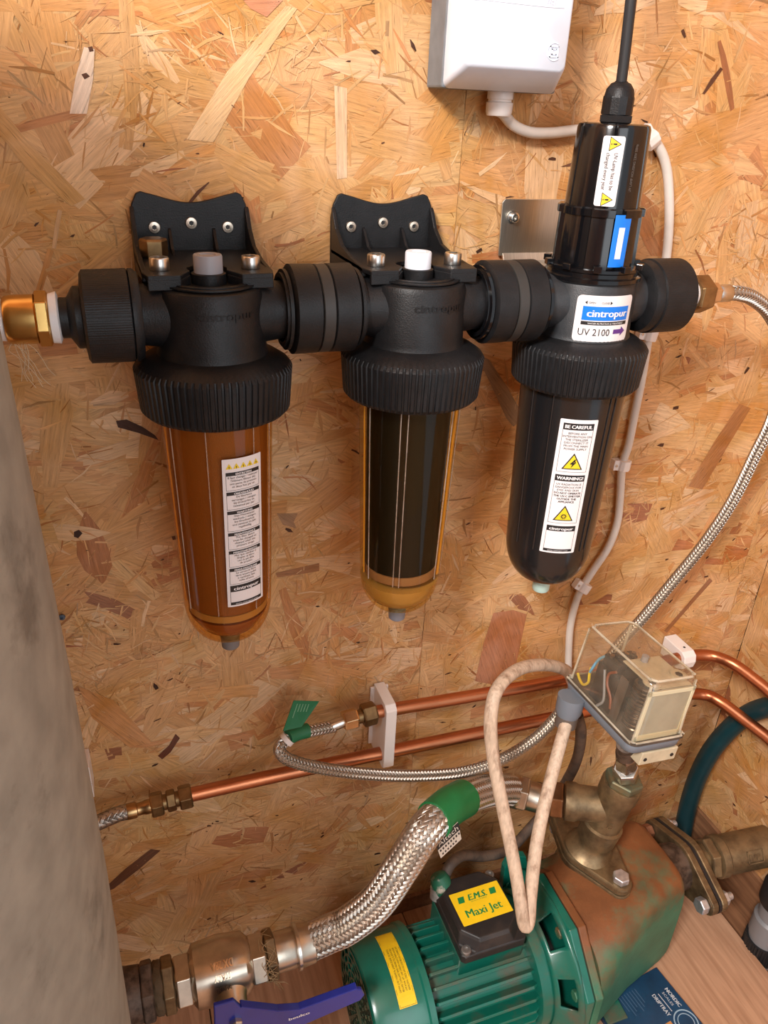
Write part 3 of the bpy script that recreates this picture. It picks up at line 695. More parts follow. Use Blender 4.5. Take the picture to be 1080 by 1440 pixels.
# labels
f = cyl_map(X3, D, -0.0085, math.radians(-8), 0.0406)
st = sticker(uv, f, 0.052, 0.0385, 0.004, PAPER, 'name_label')
ink = MB(); blu = MB(); wi = MB(); pu = MB()
ar = MB(); put_poly(ar, f, [(-0.0195, 0.0135), (-0.0175, 0.0150), (-0.0175, 0.0120)], 0.0006, 0.01); ar.build('small_arrow', INK, st); put_text(ink, f, 'OPEN', -0.0165, 0.0127, 0.0005, None, 0.0016, 'L')
put_text(ink, f, 'CLOSE', -0.0060, 0.0127, 0.0005, None, 0.0016, 'L'); ar = MB(); put_poly(ar, f, [(0.0035, 0.0135), (0.0015, 0.0150), (0.0015, 0.0120)], 0.0006, 0.01); ar.build('small_arrow', INK, st)
put_rect(blu, f, -0.0205, -0.0010, 0.0215, 0.0105, 0.0006, 12); put_text(wi, f, 'cintropur', 0.0015, 0.0022, 0.0007, 0.036, 0.0058, bold=0.0003)
put_rect(ink, f, -0.0205, -0.0048, 0.0215, -0.0018, 0.0006, 12); put_text(wi, f, 'WATER FILTRATION & TREATMENT', 0.001, -0.0040, 0.0007, 0.032, 0.0013)
put_text(ink, f, 'UV 2100', -0.0085, -0.0135, 0.0006, 0.0265, 0.0058)
put_rect(pu, f, 0.0085, -0.0122, 0.0165, -0.0085, 0.0006); put_poly(pu, f, [(0.0165, -0.0143), (0.0218, -0.0103), (0.0165, -0.0063)], 0.0006)
ink.build('lettering', INK, st); blu.build('logo_panel', BLUEINK, st); wi.build('lettering', WINK, st); pu.build('flow_arrow', PURPLE, st)
uvr = lambda z: 0.0478 + (0.0425-0.0478)*(z+0.07)/(-0.166)
f = cyl_map(X3, D, -0.163, math.radians(-21), lambda z: uvr(z)+0.0004)
LW, LH = 0.0335, 0.137
st = sticker(uv, f, LW, LH, 0.0010); ink = MB(); wi = MB()
def warnbox(y, title, lines, sym):
    put_rect(ink, f, -0.0135, y-0.0062, 0.0135, y, 0.0006); put_text(wi, f, title, 0, y-0.0047, 0.0007, 0.0235, 0.0032, bold=0.0002)
    n = len(lines); hh = 0.0062 + n*0.0030 + 0.0230
    put_frame(ink, f, -0.0135, y-hh, 0.0135, y-0.006, 0.0003, 0.0006)
    for i, l_ in enumerate(lines): put_text(ink, f, l_, 0, y-0.0062-0.0030*(i+1)-0.0012, 0.0005, None, 0.0020, bold=0.00008 if i > 2 and sym else 0)
    c = y-hh+0.0082
    ye = MB(); put_poly(ink, f, tri(0, c, 0.0108), 0.0006); put_poly(ye, f, tri(0, c, 0.0088), 0.0008)
    if not sym: put_poly(ink, f, [(0.0012, c+0.0048), (-0.0028, c-0.0002), (-0.0004, c-0.0002), (-0.0016, c-0.0040), (0.0026, c+0.0014), (0.0004, c+0.0014), (0.0026, c+0.0048)], 0.0010)
    else:
        for k in range(10):
            a = 2*PI*k/10; put_poly(ink, f, [(0.0020*math.cos(a-0.2), c-0.0006+0.0020*math.sin(a-0.2)), (0.0036*math.cos(a), c-0.0006+0.0036*math.sin(a)), (0.0020*math.cos(a+0.2), c-0.0006+0.0020*math.sin(a+0.2))], 0.0010)
        put_poly(ink, f, [(0.0022*math.cos(2*PI*k/12), c-0.0006+0.0022*math.sin(2*PI*k/12)) for k in range(12)], 0.0010)
        put_poly(ye, f, [(0.0014*math.cos(2*PI*k/12), c-0.0006+0.0014*math.sin(2*PI*k/12)) for k in range(12)], 0.0012)
        put_text(ink, f, 'UV', 0, c-0.0013, 0.0012, None, 0.0013)
    ye.build('warning_triangle', YELLOW, st)
    return y-hh
y = warnbox(LH/2-0.0035, 'BE CAREFUL', ['BEFORE ANY', 'INTERVENTION ON', 'THE STERILIZER', 'DISCONNECT IT', 'FROM THE MAIN', 'POWER SUPPLY'], 0)
y = warnbox(y-0.0030, 'WARNING!', ['UV RADIATION IS', 'DANGEROUS FOR', 'EYES AND SKIN', 'DO NOT OPERATE', 'THE UV-C EMITTER', 'OUTSIDE THE', 'APPLIANCE'], 1)
y -= 0.0030
put_rect(ink, f, -0.0135, y-0.0058, 0.0135, y, 0.0006); put_text(wi, f, 'cintropur', 0, y-0.0044, 0.0007, 0.022, 0.0030, bold=0.0002)
put_frame(ink, f, -0.0135, -LH/2+0.0030, 0.0135, y, 0.0003, 0.0006)
put_rect(ink, f, -0.0135, -LH/2+0.0018, 0.0135, -LH/2+0.0046, 0.0006); put_text(wi, f, 'www.cintropur.com', 0, -LH/2+0.0025, 0.0007, 0.019, 0.0014)
ink.build('lettering', INK, st); wi.build('lettering', WINK, st)
f = cyl_map(X3, D, 0.1030, math.radians(-31), lambda z: 0.0305-(z-0.0745)*0.034+0.0003)
st = sticker(uv, f, 0.0165, 0.050, 0.0018, PAPER, 'lamp_label'); ink = MB()
for c in (0.0195, -0.0200):
    ye = MB(); put_poly(ink, f, tri(0.0, c, 0.0060, -PI/2), 0.0006); put_poly(ye, f, tri(0.0, c, 0.0050, -PI/2), 0.0007); put_text(ink, f, '!', -0.0018, c, 0.0008, None, 0.0045, rot=-PI/2, bold=0.0002); ye.build('warning_triangle', YELLOW, st)
put_text(ink, f, 'UV-Lamp has to be', 0.0014, 0.0, 0.0006, 0.0265, 0.0030, rot=-PI/2)
put_text(ink, f, 'changed every year', -0.0042, 0.0, 0.0006, 0.0265, 0.0030, rot=-PI/2)
ink.build('lettering', INK, st)
f = cyl_map(X3, D, 0.0525, math.radians(-2), 0.0347)
st = sticker(uv, f, 0.0145, 0.040, 0.0004, BLUEINK, 'blue_label'); wi = MB()
put_rect(wi, f, -0.0028, -0.0135, 0.0024, 0.0105, 0.0006, 2, 2); wi.build('blanked_panel', WINK, st)
tx = MB(); f = cyl_map(X3, D, 0.10, math.radians(8), 0.0294); put_text(tx, f, 'UV LAMP HOUSING 230V 50Hz', 0, 0.006, 0, 0.034, 0.0024, rot=PI/2, lift=0.0006)
tx.build('embossed_lettering', mat('grey_print', (0.11, 0.10, 0.09), 0.5), uv)

sb = thing('steel_bracket', 'brushed stainless steel wall bracket behind the black steriliser', 'bracket', (0.315, -0.002, 0.0))
pl = [(0.2790, 0.0215), (0.2775, 0.0680), (0.2800, 0.0710), (0.3650, 0.0710), (0.3680, 0.0680), (0.3680, 0.0215)]
MB().prism(pl, (0, -0.002, 0), (1, 0, 0), (0, 0, 1), (0, -1, 0), 0.002).build('wall_plate', BRUSH, sb, bevel=0.0004)
mb = MB(); mb.prism([(-0.002, 0.024), (-0.004, 0.024), (-0.008, 0.0175), (-0.056, 0.0145), (-0.056, 0.0125), (-0.007, 0.0155), (-0.002, 0.0215)], (0.283, 0, 0), (0, 1, 0), (0, 0, 1), (1, 0, 0), 0.08).build('arm', BRUSH, sb, bevel=0.0003)
c = Vector((0.2895, -0.004, 0.0555)); s_ = MB().lathe([(0.0060, 0), (0.0060, 0.0008), (0.0042, 0.0010), (0.0042, 0.0052), (0.0036, 0.0056), (0.0020, 0.0056), (0.0018, 0.003), (0, 0.003)], c, (0, -1, 0), 24).build('screw', STEEL, sb)

def band(mb, x0, x1, r0, r1=None, o=(0, D, 0), seg=56, knurled=0):
    r1 = r1 or r0; c = 0.0018 if x1-x0 > 0.01 else 0.0006
    rf = None
    if knurled: seg = knurled*4; rf = lambda a, i: 1-(0.004 if (i in (1, 2) and math.cos(knurled*a) < 0) else 0)
    mb.lathe([(r0-c*1.6, x0), (r0, x0+c), (r1, x1-c), (r1-c*1.6, x1)], o, (1, 0, 0), seg, rf=rf); return mb
u1 = thing('pipe_union', 'black ribbed pipe union left of the left filter beside the brass adapter', 'pipe union', (-0.07, D, -0.033), 'black pipe unions')
band(MB(), -0.0885, -0.0555, 0.0322, 0.0325, knurled=120).build('union_nut', BLACK, u1, autos=30)
MB().lathe([(0.0325, -0.0560), (0.0325, -0.0535), (0.0300, -0.0500), (0.024, -0.0495)], (0, D, 0), (1, 0, 0), 48).build('nut_shoulder', BLACK, u1)
MB().lathe([(0.0125, -0.1040), (0.0140, -0.1035), (0.0140, -0.0985), (0.0205, -0.0945), (0.0215, -0.0935), (0.0215, -0.0895), (0.0275, -0.0885), (0.0280, -0.0860)], (0, D, 0), (1, 0, 0), 48).build('reducer', BLACK, u1)
def coupling(x0, x1, label):
    t = thing('pipe_union', label, 'pipe union', ((x0+x1)/2, D, -0.033), 'black pipe unions'); mid = (x0+x1)/2
    band(MB(), x0, mid-0.004, 0.0335, 0.0333).build('union_nut', BLACK, t)
    MB().lathe([(0.0325, mid-0.0045), (0.0331, mid-0.004), (0.0331, mid+0.004), (0.0325, mid+0.0045)], (0, D, 0), (1, 0, 0), 56).build('centre_band', mat('worn_black', (0.028, 0.026, 0.024), 0.5), t)
    band(MB(), mid+0.004, x1, 0.0333, 0.0335).build('union_nut', BLACK, t)
    for sx, xx in ((1, x0), (-1, x1)):
        MB().lathe([(0.0300, -0.001), (0.0300, -0.0035), (0.0275, -0.0035), (0.0275, -0.0055), (0.0240, -0.0055), (0.0238, 0.004)], (xx+0.003*sx*0, D, 0), (sx, 0, 0), 48, caps=False).build('end_ring', GBLACK if xx > 0.2 else BLACK, t)
    return t
coupling(0.0575, 0.1085, 'black pipe union joining the left and middle filters')
coupling(0.2200, 0.2690, 'black pipe union joining the middle filter and the steriliser')
u4 = thing('pipe_union', 'black pipe union right of the steriliser, ahead of the brass nut', 'pipe union', (0.40, D, -0.033), 'black pipe unions')
MB().lathe([(0.0235, 0.3700), (0.0300, 0.3740), (0.0310, 0.3790), (0.0310, 0.382)], (0, D, 0), (1, 0, 0), 48).build('nut_shoulder', BLACK, u4)
band(MB(), 0.3815, 0.4165, 0.0322, 0.0320, knurled=120).build('union_nut', BLACK, u4, autos=30)
MB().lathe([(0.0260, 0.4160), (0.0240, 0.4200), (0.0165, 0.4225), (0.0155, 0.4290)], (0, D, 0), (1, 0, 0), 48).build('reducer', BLACK, u4)

ba = thing('brass_adapter', 'shiny brass adapter wrapped in white thread tape at the left pipe end', 'pipe fitting', (-0.118, D, -0.018))
MB().lathe([(0.0150, -0.1105), (0.0165, -0.1100), (0.0175, -0.1050), (0.0150, -0.1040)], (0, D, 0), (1, 0, 0), 40, rf=lambda a, i: 1+0.04*math.sin(5*a+i)).build('thread_tape', PTFE, ba)
MB().hexnut((-0.1195, D, 0), (1, 0, 0), 0.0330, 0.0090, up=(0, 0.3, 1)).build('hex_collar', BRASS, ba, bevel=0.0004)
MB().lathe([(0.0150, -0.1390), (0.0162, -0.1375), (0.0168, -0.1340), (0.0168, -0.1195)], (0, D, 0), (1, 0, 0), 44).build('socket', BRASS, ba)
MB().lathe([(0.0115, -0.1470), (0.0135, -0.1460), (0.0135, -0.1400), (0.012, -0.1390)], (0, D, 0), (1, 0, 0), 32, rf=lambda a, i: 1+0.05*math.sin(4*a+i)).build('thread_tape', PTFE, ba)
MB().lathe([(0.0100, -0.30), (0.0100, -0.146)], (0, D, 0), (1, 0, 0), 32).build('inlet_pipe', STEEL, ba)
hm = MB(); r_ = random.Random(3)
for k in range(9):
    p0 = Vector((-0.132+r_.uniform(-0.006, 0.004), D-0.006, -0.014)); pts = [p0]
    for j in range(4): pts.append(pts[-1]+Vector((r_.uniform(-0.004, 0.006), r_.uniform(-0.003, 0.003), -r_.uniform(0.004, 0.011))))
    hm.tube(pts, 0.00022, 4, 0.004)
hm.build('hemp_fibre', mat('pale_hemp', (0.60, 0.46, 0.30), 0.8), ba, kind='stuff')

# ------------------------------------------------------------------ hose leaving the steriliser
h1 = thing('braided_hose', 'slim braided steel hose curving down from the steriliser outlet at right', 'hose', (0.45, D, -0.02))
MB().lathe([(0.0120, 0.4285), (0.0128, 0.4290), (0.0128, 0.4330), (0.0120, 0.4340)], (0, D, 0), (1, 0, 0), 32).build('sealing_ring', PTFE, h1)
MB().hexnut((0.4335, D, 0), (1, 0, 0), 0.0300, 0.0170).build('hex_nut', OBRASS, h1, bevel=0.0004)
MB().hexnut((0.4500, D, 0), (1, 0, 0), 0.0175, 0.0125).build('hex_nut', mat('pale_nickel', (0.72, 0.58, 0.42), 0.3, 1.0), h1, bevel=0.0003)
MB().lathe([(0.0075, 0.4620), (0.0080, 0.4630), (0.0080, 0.4760), (0.0072, 0.4770)], (0, D, 0), (1, 0, 0), 28).build('ferrule', STEEL, h1)
HP1 = [Vector((0.474, D, 0)), Vector((0.487, D, -0.0005)), W(1058, 419, y=-0.088), W(1082, 440, y=-0.084), W(1100, 480, y=-0.076), W(1102, 530, y=-0.068), W(1086, 590, y=-0.060), W(1062, 640, y=-0.054), W(1030, 705, y=-0.048), W(990, 765, y=-0.042), W(945, 820, y=-0.038), W(905, 868, y=-0.036), W(872, 905, y=-0.036), W(850, 940, y=-0.038)]

# left-hand lead of the same kind of hose: copper tail at centre of picture
h2 = thing('braided_hose', 'slim braided steel hose with green tag looping in front of the copper pipes', 'hose', (0.12, -0.05, -0.55))
HP2 = [W(470, 1021, y=-0.036), W(450, 1025, y=-0.038), W(425, 1031, y=-0.042), W(402, 1041, y=-0.048), W(393, 1055, y=-0.056), W(408, 1069, y=-0.062), W(450, 1080, y=-0.066), W(510, 1088, y=-0.068), W(580, 1091, y=-0.070), W(650, 1086, y=-0.072), W(705, 1068, y=-0.074), W(750, 1040, y=-0.072), W(782, 1008, y=-0.066), W(800, 978, y=-0.060), W(822, 950, y=-0.050)]

# ------------------------------------------------------------------ copper pipes with their fittings
YC = -0.034
def onpipe(u, v, y=YC): return W(u, v, y=y)
cu1 = thing('copper_pipe', 'upper copper pipe running right from the hose coupling behind the pressure switch', 'pipe', (0.4, YC, -0.5), 'copper pipes along the back board')
P1 = [onpipe(523, 1002), onpipe(560, 996), onpipe(680, 976), onpipe(790, 957), onpipe(900, 938), onpipe(965, 923), W(1000, 922, y=-0.042), W(1030, 933, y=-0.066), W(1058, 953, y=-0.088), W(1085, 976, y=-0.110), W(1140, 1035, y=-0.155)]
MB().tube(P1, 0.0076, 20, 0.01).build('pipe_run', COPPER, cu1)
cu2 = thing('copper_pipe', 'lower copper pipe running from the left brass coupling past the white clip', 'pipe', (0.3, YC, -0.57), 'copper pipes along the back board')
P2 = [onpipe(262, 1119), onpipe(400, 1088), onpipe(600, 1046), onpipe(785, 1008), onpipe(930, 980), W(985, 976, y=-0.040), W(1010, 985, y=-0.058), W(1035, 1003, y=-0.078), W(1060, 1022, y=-0.096), W(1085, 1042, y=-0.114), W(1140, 1095, y=-0.150)]
MB().tube(P2, 0.0080, 20, 0.01).build('pipe_run', COPPER, cu2)
def compression(t, a, b, s=1.0, m=OBRASS):
    ax = (b-a).normalized(); L = (b-a).length
    MB().hexnut(a, ax, 0.0235*s, L*0.30).build('compression_nut', m, t, bevel=0.0004)
    MB().lathe([(0.0085*s, L*0.28), (0.0085*s, L*0.40)], a, ax, 24).build('coupling_body', m, t)
    MB().hexnut(a+ax*L*0.38, ax, 0.0205*s, L*0.22, up=(0, 1, 1)).build('centre_hex', m, t, bevel=0.0003)
    MB().lathe([(0.0085*s, L*0.58), (0.0085*s, L*0.70)], a, ax, 24).build('coupling_body', m, t)
    MB().hexnut(a+ax*L*0.68, ax, 0.0235*s, L*0.32).build('compression_nut', m, t, bevel=0.0004)
cc = thing('brass_coupling', 'dull brass compression coupling on the left end of the lower copper pipe', 'pipe fitting', onpipe(240, 1128), 'brass compression couplings')
compression(cc, onpipe(212, 1133), onpipe(270, 1118))
cc2 = thing('brass_coupling', 'brass compression coupling left of the white pipe clip on the upper copper pipe', 'pipe fitting', onpipe(508, 1008), 'brass compression couplings')
a, b = W(482, 1014, y=-0.036), onpipe(530, 1001); ax = (b-a).normalized(); L = (b-a).length
MB().hexnut(a, ax, 0.0200, L*0.42).build('hose_nut', mat('bright_brass', (0.78, 0.54, 0.30), 0.22, 1.0), cc2, bevel=0.0004)
MB().lathe([(0.0080, L*0.4), (0.0080, L*0.60)], a, ax, 24).build('coupling_body', OBRASS, cc2)
MB().hexnut(a+ax*L*0.56, ax, 0.0235, L*0.40, up=(0, 1, 1)).build('compression_nut', OBRASS, cc2, bevel=0.0004)

h3 = thing('braided_hose', 'short braided steel hose end beside the grey tank at lower left', 'hose', (-0.09, -0.04, -0.56))
HP3 = [W(186, 1140, y=-0.036), W(165, 1145, y=-0.036), W(140, 1156, y=-0.038), W(112, 1168, y=-0.045), W(80, 1180, y=-0.05)]
a, b = W(186, 1140, y=-0.036), W(213, 1133, y=YC); ax = (b-a).normalized(); L = (b-a).length
MB().lathe([(0.0083, -0.006), (0.0086, -0.005), (0.0086, L*0.2), (0.0070, L*0.25), (0.0070, L*0.6), (0.0078, L*0.65), (0.0078, L*1.02)], a, ax, 28).build('ferrule', mat('bronze_tail', (0.45, 0.28, 0.13), 0.3, 1.0), h3)

def pipe_clip(pts, t): pass
pc = thing('pipe_clip', 'tall white plastic clip holding both copper pipes', 'pipe clip', W(545, 1040, y=-0.002))
c0 = onpipe(541, 999); c1 = onpipe(546, 1058)
zt, zb = c0.z+0.014, c1.z-0.014; xc = (c0.x+c1.x)/2
prof = [(0, zb), (-0.041, zb), (-0.046, zb+0.004), (-0.046, zt-0.006), (-0.040, zt), (0, zt)]
MB().prism(prof, (xc-0.0065, -0.001, 0), (0, 1, 0), (0, 0, 1), (1, 0, 0), 0.013).build('clip_body', CLIPW, pc, bevel=0.0008)
MB().box((xc-0.011, -0.004, zb+0.004), (xc+0.011, -0.001, zt-0.004)).build('clip_base', CLIPW, pc, bevel=0.0005)
pc2 = thing('pipe_clip', 'white plastic saddle clip on the copper pipe right of the pressure switch', 'pipe clip', W(960, 915, y=-0.002))
c0 = onpipe(962, 924)
pr_ = [(0, -0.016), (-0.034, -0.016), (-0.044, -0.010), (-0.046, 0.0), (-0.044, 0.009), (-0.037, 0.013), (0, 0.013)]
MB().prism(pr_, (c0.x-0.010, -0.001, c0.z), (0, 1, 0), (0, 0, 1), (1, 0, 0), 0.019).build('clip_body', CLIPW, pc2, bevel=0.001)
MB().lathe([(0.0016, 0), (0.0016, 0.0004)], (c0.x, -0.030, c0.z+0.0132), (0, 0, 1), 12).build('screw_hole', INK, pc2)
pc3 = thing('pipe_clip', 'white plastic pipe clip half hidden behind the grey tank', 'pipe clip', W(124, 1100, y=-0.002))
a = W(127, 1079, y=-0.03); b = W(130, 1122, y=-0.03)
MB().box((a.x-0.022, -0.030, b.z), (a.x-0.001, -0.001, a.z)).build('clip_body', CLIPW, pc3, bevel=0.001)
MB().box((a.x-0.022, -0.0315, b.z+0.018), (a.x-0.001, -0.0298, b.z+0.021)).build('clip_ridge', CLIPW, pc3)
ws = thing('wall_screw', 'small blue-grey screw head in the board beside the tank', 'screw', W(87, 867, y=-0.001))
c = W(87, 867, y=-0.0015)
MB().lathe([(0.0028, 0), (0.0033, 0.001), (0.0030, 0.0022), (0.0010, 0.0024), (0.0008, 0.0012), (0, 0.0012)], c, (0, -1, 0), 20).build('screw_head', mat('blued_zinc', (0.12, 0.17, 0.24), 0.4, 0.8), ws)

# green tag on the hose
def ribbon(mb, pts, wv, wdt):
    vs = []; P = spline(pts, 0.003); wv = Vector(wv).normalized()
    for p in P: vs += [p - wv*wdt/2, p + wv*wdt/2]
    mb.add(vs, [(2*i, 2*i+1, 2*i+3, 2*i+2) for i in range(len(P)-1)], True); return P
mb = MB()
q = [W(398, 1028, y=-0.052), W(413, 985, y=-0.040), W(449, 986, y=-0.030), W(424, 1022, y=-0.046)]
n_ = (q[1]-q[0]).cross(q[2]-q[0]).normalized()*0.0003
mb.add([p-n_ for p in q]+[p+n_ for p in q], [(0, 1, 2, 3), (7, 6, 5, 4), (0, 1, 5, 4), (1, 2, 6, 5), (2, 3, 7, 6), (3, 0, 4, 7)], False)
tg = mb.build('paper_tag', GREENTAG, h2)
tx = MB(); ea = (q[0]-q[1]); eb = (q[2]-q[1])
nn = ea.cross(eb).normalized(); nn = nn if nn.dot(CAM-q[0]) > 0 else -nn
fm = lambda a, b, h: q[1] + ea*a + eb*b + nn*h
for i in range(5):
    fa = 0.10; ln = 0.62-0.05*i
    put_rect(tx, fm, fa, 0.16+0.11*i, fa+ln*0.75, 0.185+0.11*i, 0.0006, 1, 1)
tx.build('tag_print', mat('pale_green_print', (0.20, 0.40, 0.26), 0.5), tg)
MB().tube([W(405, 1037, y=-0.0485), W(418, 1031, y=-0.044), W(433, 1027, y=-0.0415)], 0.0082, 16).build('tag_wrap', GREENTAG, h2)
MB().tube([W(401, 1042, y=-0.0495), W(406, 1037, y=-0.0485)], 0.0086, 16).build('tag_edge', CLIPW, h2)
a, b = W(464, 1022, y=-0.036), W(484, 1014, y=-0.036); ax = (b-a).normalized(); L = (b-a).length
MB().lathe([(0.0066, 0), (0.0068, 0.002), (0.0064, L*0.9), (0.006, L)], a, ax, 24).build('ferrule', STEEL, h2)
braid(HP1, 0.0066, 10, h1, thick=0.0005, cover=0.38); braid(HP2, 0.0066, 10, h2, thick=0.0005, cover=0.38); braid(HP3, 0.0080, 8, h3, thick=0.0005, cover=0.38)
ends = W(822, 950, y=-0.050)

# ------------------------------------------------------------------ junction box
jb = thing('junction_box', 'white junction box with grey back on the board above the steriliser', 'junction box', (0.25, 0, 0.155))
Mx0, Mx1, Mz0, Mz1 = 0.1985, 0.3010, 0.1555, 0.300
MB().box((0.1975, -0.034, 0.1555), (0.300, -0.001, Mz1)).build('back_box', JGREY, jb, bevel=0.002)
fx0, fx1 = W(655, 92, y=-0.066).x, W(793, 96, y=-0.066).x; fz = W(655, 92, y=-0.066).z
def rr(y, x0, x1, z0, z1, r=0.005):
    P = []
    for (cx, cz, a0) in ((x1-r, z1-r, 0), (x0+r, z1-r, 90), (x0+r, z0+r, 180), (x1-r, z0+r, 270)):
        for k in range(5):
            a = math.radians(a0+22.5*k); P.append(Vector((cx+r*math.cos(a), y, cz+r*math.sin(a))))
    return P
rings = [rr(-0.030, 0.1990, 0.2985, 0.1560, Mz1), rr(-0.0345, 0.1985, 0.2990, 0.1555, Mz1), rr(-0.0640, fx0-0.001, fx1+0.002, fz-0.001, Mz1-0.013), rr(-0.0662, fx0+0.0008, fx1, fz+0.0010, Mz1-0.015, 0.0045)]
cv = MB().loft(rings).build('cover', WHITEP, jb, autos=50)
c = W(702, 111, y=-0.049); nb = Vector((0, -0.32, -1)).normalized()
MB().lathe([(0.0040, -0.002), (0.0040, 0.0003), (0.0031, 0.0005), (0.0028, -0.001), (0, -0.001)], c, nb, 20).build('cover_screw', mat('dark_screw', (0.05, 0.035, 0.03), 0.4, 0.6), cv)
fm = plane_map((0, -0.0662, 0), (1, 0, 0), (0, 0, 1), (0, -1, 0)); em = MB()
c = W(779, 73, y=-0.0662)
def ringpts(mb, f, a, b, r, t, h, a0=0, a1=2*PI, n=30):
    for i in range(n):
        p, q_ = a0+(a1-a0)*i/n, a0+(a1-a0)*(i+1)/n
        mb.add([f(a+r*math.cos(p), b+r*math.sin(p), 0), f(a+r*math.cos(q_), b+r*math.sin(q_), 0), f(a+r*math.cos(q_), b+r*math.sin(q_), h), f(a+r*math.cos(p), b+r*math.sin(p), h),
                f(a+(r-t)*math.cos(p), b+(r-t)*math.sin(p), h), f(a+(r-t)*math.cos(q_), b+(r-t)*math.sin(q_), h), f(a+(r-t)*math.cos(p), b+(r-t)*math.sin(p), 0), f(a+(r-t)*math.cos(q_), b+(r-t)*math.sin(q_), 0)],
               [(0, 1, 2, 3), (3, 2, 5, 4), (4, 5, 7, 6)], False)
ringpts(em, fm, c.x, c.z, 0.0062, 0.0006, 0.0006, PI*0.35, PI*1.75)
for s_ in (0.0038, 0.0020):
    for (a0, b0, a1, b1) in ((-s_, -s_, s_, -s_+0.0007), (-s_, s_-0.0007, s_, s_), (-s_, -s_, -s_+0.0007, s_), (s_-0.0007, -s_, s_, s_)):
        em.box((c.x+a0, -0.0669, c.z+b0), (c.x+a1, -0.0661, c.z+b1))
put_text(em, fm, 'WET', W(775, 3, y=-0.0662).x, W(775, 6, y=-0.0662).z, 0.0003, 0.009, 0.0045, lift=0.0005)
a, b = W(672, 4, y=-0.0662), W(789, 11, y=-0.0662)
em.tube([(a.x, -0.0662, a.z+0.02), (a.x, -0.0662, a.z+0.003), (a.x+0.002, -0.0662, b.z+0.0005), (b.x-0.003, -0.0662, b.z), (b.x, -0.0662, b.z+0.003), (b.x, -0.0662, b.z+0.02)], 0.0005, 6, 0.002)
em.build('embossed_mark', WHITEP, cv)
gx = W(704, 130, y=-0.016).x
g = MB().lathe([(0.0108, 0.1560), (0.0108, 0.1500), (0.0098, 0.1498), (0.0098, 0.1480), (0.0112, 0.1475), (0.0110, 0.1400), (0.0098, 0.1375), (0.0060, 0.1372)], (gx, -0.016, 0), (0, 0, 1), 24).build('cable_gland', CLIPW, jb)
wc = thing('white_cable', 'white mains cable clipped down the board from the junction box', 'cable', (0.40, -0.01, 0.0))
yc = -0.0075
WP = [Vector((gx, -0.016, 0.141)), W(708, 160, y=-0.014), W(722, 176, y=-0.011), W(745, 186, y=-0.0085), W(775, 187, y=yc), W(810, 183, y=yc), W(860, 180, y=yc), W(905, 188, y=yc), W(925, 205, y=yc), W(937, 235, y=yc), W(941, 280, y=yc), W(940, 330, y=yc), W(935, 375, y=yc), W(924, 420, y=yc), W(913, 470, y=yc), W(903, 530, y=yc), W(893, 580, y=yc), W(884, 625, y=yc), W(875, 655, y=yc), W(872, 700, y=yc), W(868, 735, y=yc), W(855, 770, y=yc), W(832, 805, y=yc), W(814, 835, y=yc), W(803, 875, y=yc), W(800, 910, y=yc), W(800, 945, y=-0.010), W(806, 975, y=-0.010)]
MB().tube(WP, 0.0046, 12, 0.004).build('cable_run', CABLEW, wc)
def cclip(u, v, ang, label):
    c = W(u, v, y=-0.0075); t = thing('cable_clip', label, 'cable clip', (c.x, -0.001, c.z), 'white cable clips')
    ca, sa = math.cos(ang), math.sin(ang); M3 = Matrix(((ca, 0, sa), (0, 1, 0), (-sa, 0, ca)))
    MB().prism([(-0.0125, 0), (-0.0125, -0.0090), (-0.0070, -0.0100), (-0.0060, -0.0125), (-0.003, -0.0155), (0.0035, -0.0155), (0.0080, -0.0120), (0.0085, 0)], c+Vector((0, 0.0065, 0))-M3 @ Vector((0, 0, 0.006)), M3 @ Vector((1, 0, 0)), (0, 1, 0), M3 @ Vector((0, 0, 1)), 0.012).build('clip_saddle', CLIPW, t, bevel=0.0008)
    nc = c+Vector((0, -0.0028, 0))+M3 @ Vector((-0.0098, 0, 0))
    MB().lathe([(0.0016, 0), (0.0016, 0.0009), (0, 0.0011)], nc, (0, -1, 0), 12).build('nail_head', STEEL, t)
cclip(913, 196, 0.9, 'white cable clip at the top bend behind the lamp housing')
cclip(912, 470, 0.15, 'white cable clip on the cable right of the steriliser collar')
cclip(875, 653, 0.05, 'white cable clip on the cable beside the steriliser chamber')
cclip(820, 825, 0.5, 'white cable clip lowest on the cable, below the steriliser')
bc = thing('power_cable', 'black power cable rising from the gland on top of the steriliser', 'cable', (X3, D, 0.165))
MB().tube([(X3, D, 0.160), (X3-0.0008, D, 0.18), (X3-0.0020, D, 0.20), (X3-0.0034, D, 0.222), (X3-0.0046, D+0.002, 0.26), (X3-0.007, D+0.01, 0.36)], 0.0042, 14, 0.006).build('cable_run', RBLACK, bc)

